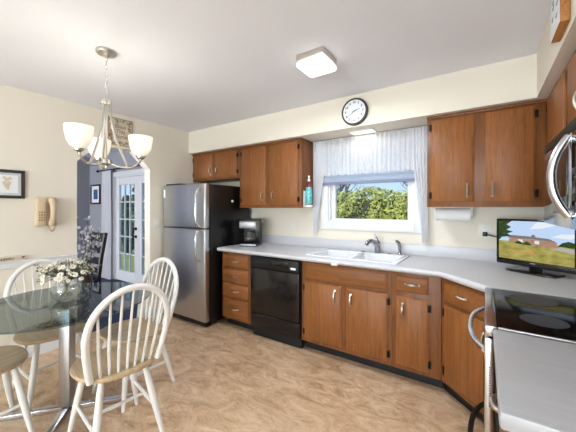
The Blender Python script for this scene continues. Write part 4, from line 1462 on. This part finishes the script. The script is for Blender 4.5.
for i, (p, nrm) in enumerate(heads):
    if pm is None:
        o = finish('daisy', daisy_mesh(), M['petal'], t, local=True, smooth=False, normals=False)
        e = finish('flower_center', MB().ball((0, 0, 0.003), 0.0062, 8, 6, (1, 1, 0.6)), M['pollen'], o, local=True)
        pm = (o, e)
    else:
        o = pm[0].copy()
        COL.objects.link(o)
        e = pm[1].copy()
        COL.objects.link(e)
        e.parent = o
        o.parent = t
    qt = Vector((0, 0, 1)).rotation_difference((nrm + Vector((rnd.uniform(-0.3, 0.3), rnd.uniform(-0.3, 0.3), 0))).normalized())
    o.rotation_mode = 'QUATERNION'
    o.rotation_quaternion = qt
    o.location = p - Vector((vx, vy, vz))
    o.scale = (0.78 + 0.2 * rnd.uniform(-1, 1),) * 3

# ================================================================== NEXT ROOM
# dark ladder-back chair, seen through the opening
t = thing('ladder_back_chair', 'dark wooden ladder-back chair standing in the next room beyond the doorway', 'chair', (-4.30, 1.56, 0.008), R(180))
C4 = WORLD[t]
for sx in (-1, 1):
    part('rear_post', MB(C4).tube([(sx * 0.205, -0.27, 0.001), (sx * 0.205, -0.205, 0.22), (sx * 0.205, -0.19, 0.45), (sx * 0.205, -0.22, 0.72), (sx * 0.205, -0.275, 1.04)], 0.026, 8), M['darkwood'], t)
    part('front_leg', MB(C4).box(sx * 0.205 - 0.02, sx * 0.205 + 0.02, 0.18, 0.22, 0.001, 0.43, 0.003), M['darkwood'], t)
for z, hh in ((0.975, 0.06), (0.815, 0.046), (0.67, 0.046), (0.55, 0.035)):
    yy = -0.19 - max(0, z - 0.45) * 0.14
    part('slat', MB(C4).box(-0.19, 0.19, yy - 0.010, yy + 0.010, z - hh, z + hh, 0.004), M['darkwood'], t)
part('seat_frame', MB(C4).box(-0.22, 0.22, -0.18, 0.225, 0.40, 0.445, 0.006), M['darkwood'], t)
part('cushion', MB(C4).box(-0.21, 0.21, -0.165, 0.22, 0.446, 0.49, 0.018, 3), M['navy'], t)
# silk blossom branches in a floor vase
bxv, byv = -3.80, 1.49
t = thing('floor_vase', 'tall dark floor vase in the next room beside the doorway', 'vase', (bxv, byv, 0.008))
part('body', MB().lathe([(0, 0.001), (0.09, 0.001), (0.12, 0.15), (0.12, 0.32), (0.075, 0.50), (0.06, 0.58), (0.075, 0.62), (0.068, 0.62), (0.052, 0.58), (0, 0.5)], 28, (bxv, byv, 0.008)), M['inkdark'], t)
t = thing('blossom_branches', 'tall grey-white blossom branches in the floor vase beyond the doorway', 'flowers', (bxv, byv, 0.5))
rnd = random.Random(21)
bs = MB()
pet = MB()
for i in range(13):
    az = rnd.uniform(0, 2 * PI)
    sp = rnd.uniform(0.03, 0.17)
    H = rnd.uniform(0.35, 0.72)
    pts = [Vector((bxv + 0.03 * math.cos(az) * 0.5, byv + 0.03 * math.sin(az) * 0.5, 0.52))]
    for k in range(1, 7):
        s_ = k / 6
        pts.append(Vector((bxv + math.cos(az) * sp * s_ ** 1.3 + rnd.uniform(-0.012, 0.012), byv + math.sin(az) * sp * s_ ** 1.3 + rnd.uniform(-0.012, 0.012), 0.54 + H * s_)))
    bs.tube(pts, [0.004] * 4 + [0.003] * 3, 5)
    for k in range(3, 7):
        for q in range(3):
            c_ = pts[k] + Vector((rnd.uniform(-1, 1), rnd.uniform(-1, 1), rnd.uniform(-1, 1))) * 0.022
            nv = Vector((rnd.uniform(-1, 1), rnd.uniform(-1, 1), rnd.uniform(-0.4, 1))).normalized()
            a_ = nv.orthogonal().normalized()
            b_ = nv.cross(a_)
            for z5 in range(5):
                th = 2 * PI * z5 / 5
                e1 = a_ * math.cos(th) + b_ * math.sin(th)
                e2 = a_ * math.cos(th + PI / 2) + b_ * math.sin(th + PI / 2)
                pet.poly([c_, c_ + e1 * 0.011 + e2 * 0.006, c_ + e1 * 0.020 + nv * 0.003, c_ + e1 * 0.011 - e2 * 0.006])
part('branches', bs, M['bark'], t)
part('blossoms', pet, M['graypetal'], t, smooth=False, normals=False)
# drape and rod
t = thing('curtain_rod', 'black curtain rod with bracket above the French doors in next room', 'curtain rod', (-5.5, GY - 0.07, 2.10))
part('rod', MB().tube([(-6.38, GY - 0.07, 2.10), (-4.55, GY - 0.07, 2.10)], 0.011, 10), M['iron'], t)
part('finial', MB().ball((-6.40, GY - 0.07, 2.10), 0.028, 12, 8), M['iron'], t)
for xx in (-5.80, -4.75):
    b = MB().tube([(xx, GY - 0.07, 2.095), (xx, GY - 0.03, 2.07), (xx, GY - 0.0005, 2.06)], 0.008, 8)
    part('bracket', b, M['iron'], t)
t = thing('drape', 'long pale grey drape hanging beside the French doors in next room', 'curtain', (-6.04, GY - 0.075, 2.08))
part('panel', pleats(-6.22, -5.87, GY - 0.075, 2.084, 0.02, 6, 0.032, 14), M['drape'], t, normals=False)
Fm = frame_m((-6.64, GY, 1.65), (1, 0, 0), (0, -1, 0))
t = thing('framed_photo', 'small black-framed blue picture on the grey wall of the next room', 'picture', (-6.64, GY, 1.65))
p_ = frame_pic(t, Fm, 0.41, 0.40, 0.03, 0.025, M['black'], M['paper'])
d = MB(Fm)
d.box(-0.09, 0.09, 0.0102, 0.0112, -0.10, 0.10)
pc = part('photo', d, mat('photo_blue', (60, 96, 140), 0.6, noise=0.6, nscale=14), p_)

# ================================================================== OUTSIDE
g = finish('ground', MB().box(-30, 14, WY + 0.16, 34, -0.5, -0.32), M['lawn'])
g['kind'] = 'structure'

def leaf_cloud(pt_fn, n, size, seed):
    rnd = random.Random(seed)
    mb = MB()
    for i in range(n):
        p, nrm = pt_fn(rnd)
        nrm = (nrm + Vector((rnd.uniform(-1, 1), rnd.uniform(-1, 1), rnd.uniform(-0.6, 1))) * 0.9).normalized()
        a_ = nrm.orthogonal().normalized()
        th = rnd.uniform(0, 2 * PI)
        a_ = (a_ * math.cos(th) + nrm.cross(a_) * math.sin(th))
        b_ = nrm.cross(a_)
        s_ = size * rnd.uniform(0.6, 1.3)
        mb.poly([p - a_ * s_, p + b_ * s_ * 0.5 + nrm * s_ * 0.12, p + a_ * s_, p - b_ * s_ * 0.5 + nrm * s_ * 0.12])
    return mb

def bumps(x, z):
    return 0.10 * math.sin(2.3 * x + 0.7) + 0.08 * math.sin(5.1 * x + 1.9 * z) + 0.06 * math.sin(9 * x - 4 * z)
HY = 7.6
t = thing('hedge', 'tall yellow-green clipped hedge seen through the kitchen window', 'hedge', (-2.4, HY + 0.6, -0.32))
def hpt(rnd):
    x = rnd.uniform(-6.2, 1.2)
    top = 1.74 + 0.03 * (x + 2.6) + 0.06 * math.sin(1.7 * x + 0.5) + 0.06 * math.sin(4.3 * x)
    if rnd.random() < 0.78:
        z = rnd.uniform(0.2, top)
        return Vector((x, HY + bumps(x, z) + rnd.uniform(-0.08, 0.05), z)), Vector((0, -1, 0.35))
    return Vector((x, HY + rnd.uniform(0, 1.0), top + rnd.uniform(-0.08, 0.12))), Vector((0, -0.2, 1))
part('foliage', leaf_cloud(hpt, 15000, 0.05, 3), M['hedge'], t, smooth=False, normals=False)
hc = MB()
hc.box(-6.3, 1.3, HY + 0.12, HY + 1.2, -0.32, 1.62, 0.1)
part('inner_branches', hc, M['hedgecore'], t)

def tree(label, x, y, H, seed):
    t = thing('bare_tree', label, 'tree', (x, y, -0.32))
    rnd = random.Random(seed)
    tr = MB()
    br = MB()
    def grow(p, d, L, r_, lv):
        pts = [p]
        q = p
        dd = d.copy()
        for k in range(4):
            dd = (dd + Vector((rnd.uniform(-1, 1), rnd.uniform(-1, 1), rnd.uniform(-0.3, 0.6))) * 0.22).normalized()
            q = q + dd * L / 4
            pts.append(q)
        (tr if lv == 0 else br).tube(pts, [r_ * (1 - 0.12 * k) for k in range(5)], 6 if lv < 2 else 4)
        if lv < 4:
            for k in range(4 if lv else 6):
                b0_ = pts[rnd.randint(1 if lv else 2, 4)]
                nd = (dd + Vector((rnd.uniform(-1, 1), rnd.uniform(-1, 1), rnd.uniform(-0.3, 0.7))) * 0.95).normalized()
                grow(b0_, nd, L * rnd.uniform(0.5, 0.75), r_ * 0.5, lv + 1)
    grow(Vector((x, y, -0.32)), Vector((0, 0, 1)), H * 0.45, 0.11, 0)
    part('trunk', tr, M['bark'], t)
    part('branches', br, M['bark'], t)
tree('bare leafless tree behind the hedge at the left of the window view', -5.2, 12.2, 5.0, 4)
tree('bare leafless tree behind the hedge at the right of the window view', -3.3, 18.5, 6.2, 8)

def shrub(label, x, y, H, rad, n, seed):
    t = thing('evergreen_shrub', label, 'shrub', (x, y, -0.32), 0, 'evergreens outside the French doors')
    def pt(rnd):
        z = rnd.uniform(0, 1)
        az = rnd.uniform(0, 2 * PI)
        r_ = rad * (math.sin(PI * (0.12 + 0.85 * z)) ** 0.7) * rnd.uniform(0.8, 1.05) * (1 + 0.15 * math.sin(5 * az + 7 * z))
        return Vector((x + r_ * math.cos(az), y + r_ * math.sin(az), -0.2 + z * H)), Vector((math.cos(az), math.sin(az), 0.3))
    part('foliage', leaf_cloud(pt, n, 0.09, seed), M['conifer'], t, smooth=False, normals=False)
    part('trunk', MB().tube([(x, y, -0.32), (x, y, H * 0.8)], [0.07, 0.03], 8), M['bark'], t)
shrub('tall evergreen shrub seen through the left French door', -10.9, 5.6, 2.0, 0.30, 1500, 1)
shrub('tall evergreen shrub seen through the right French door', -8.9, 5.2, 2.9, 0.42, 1800, 2)
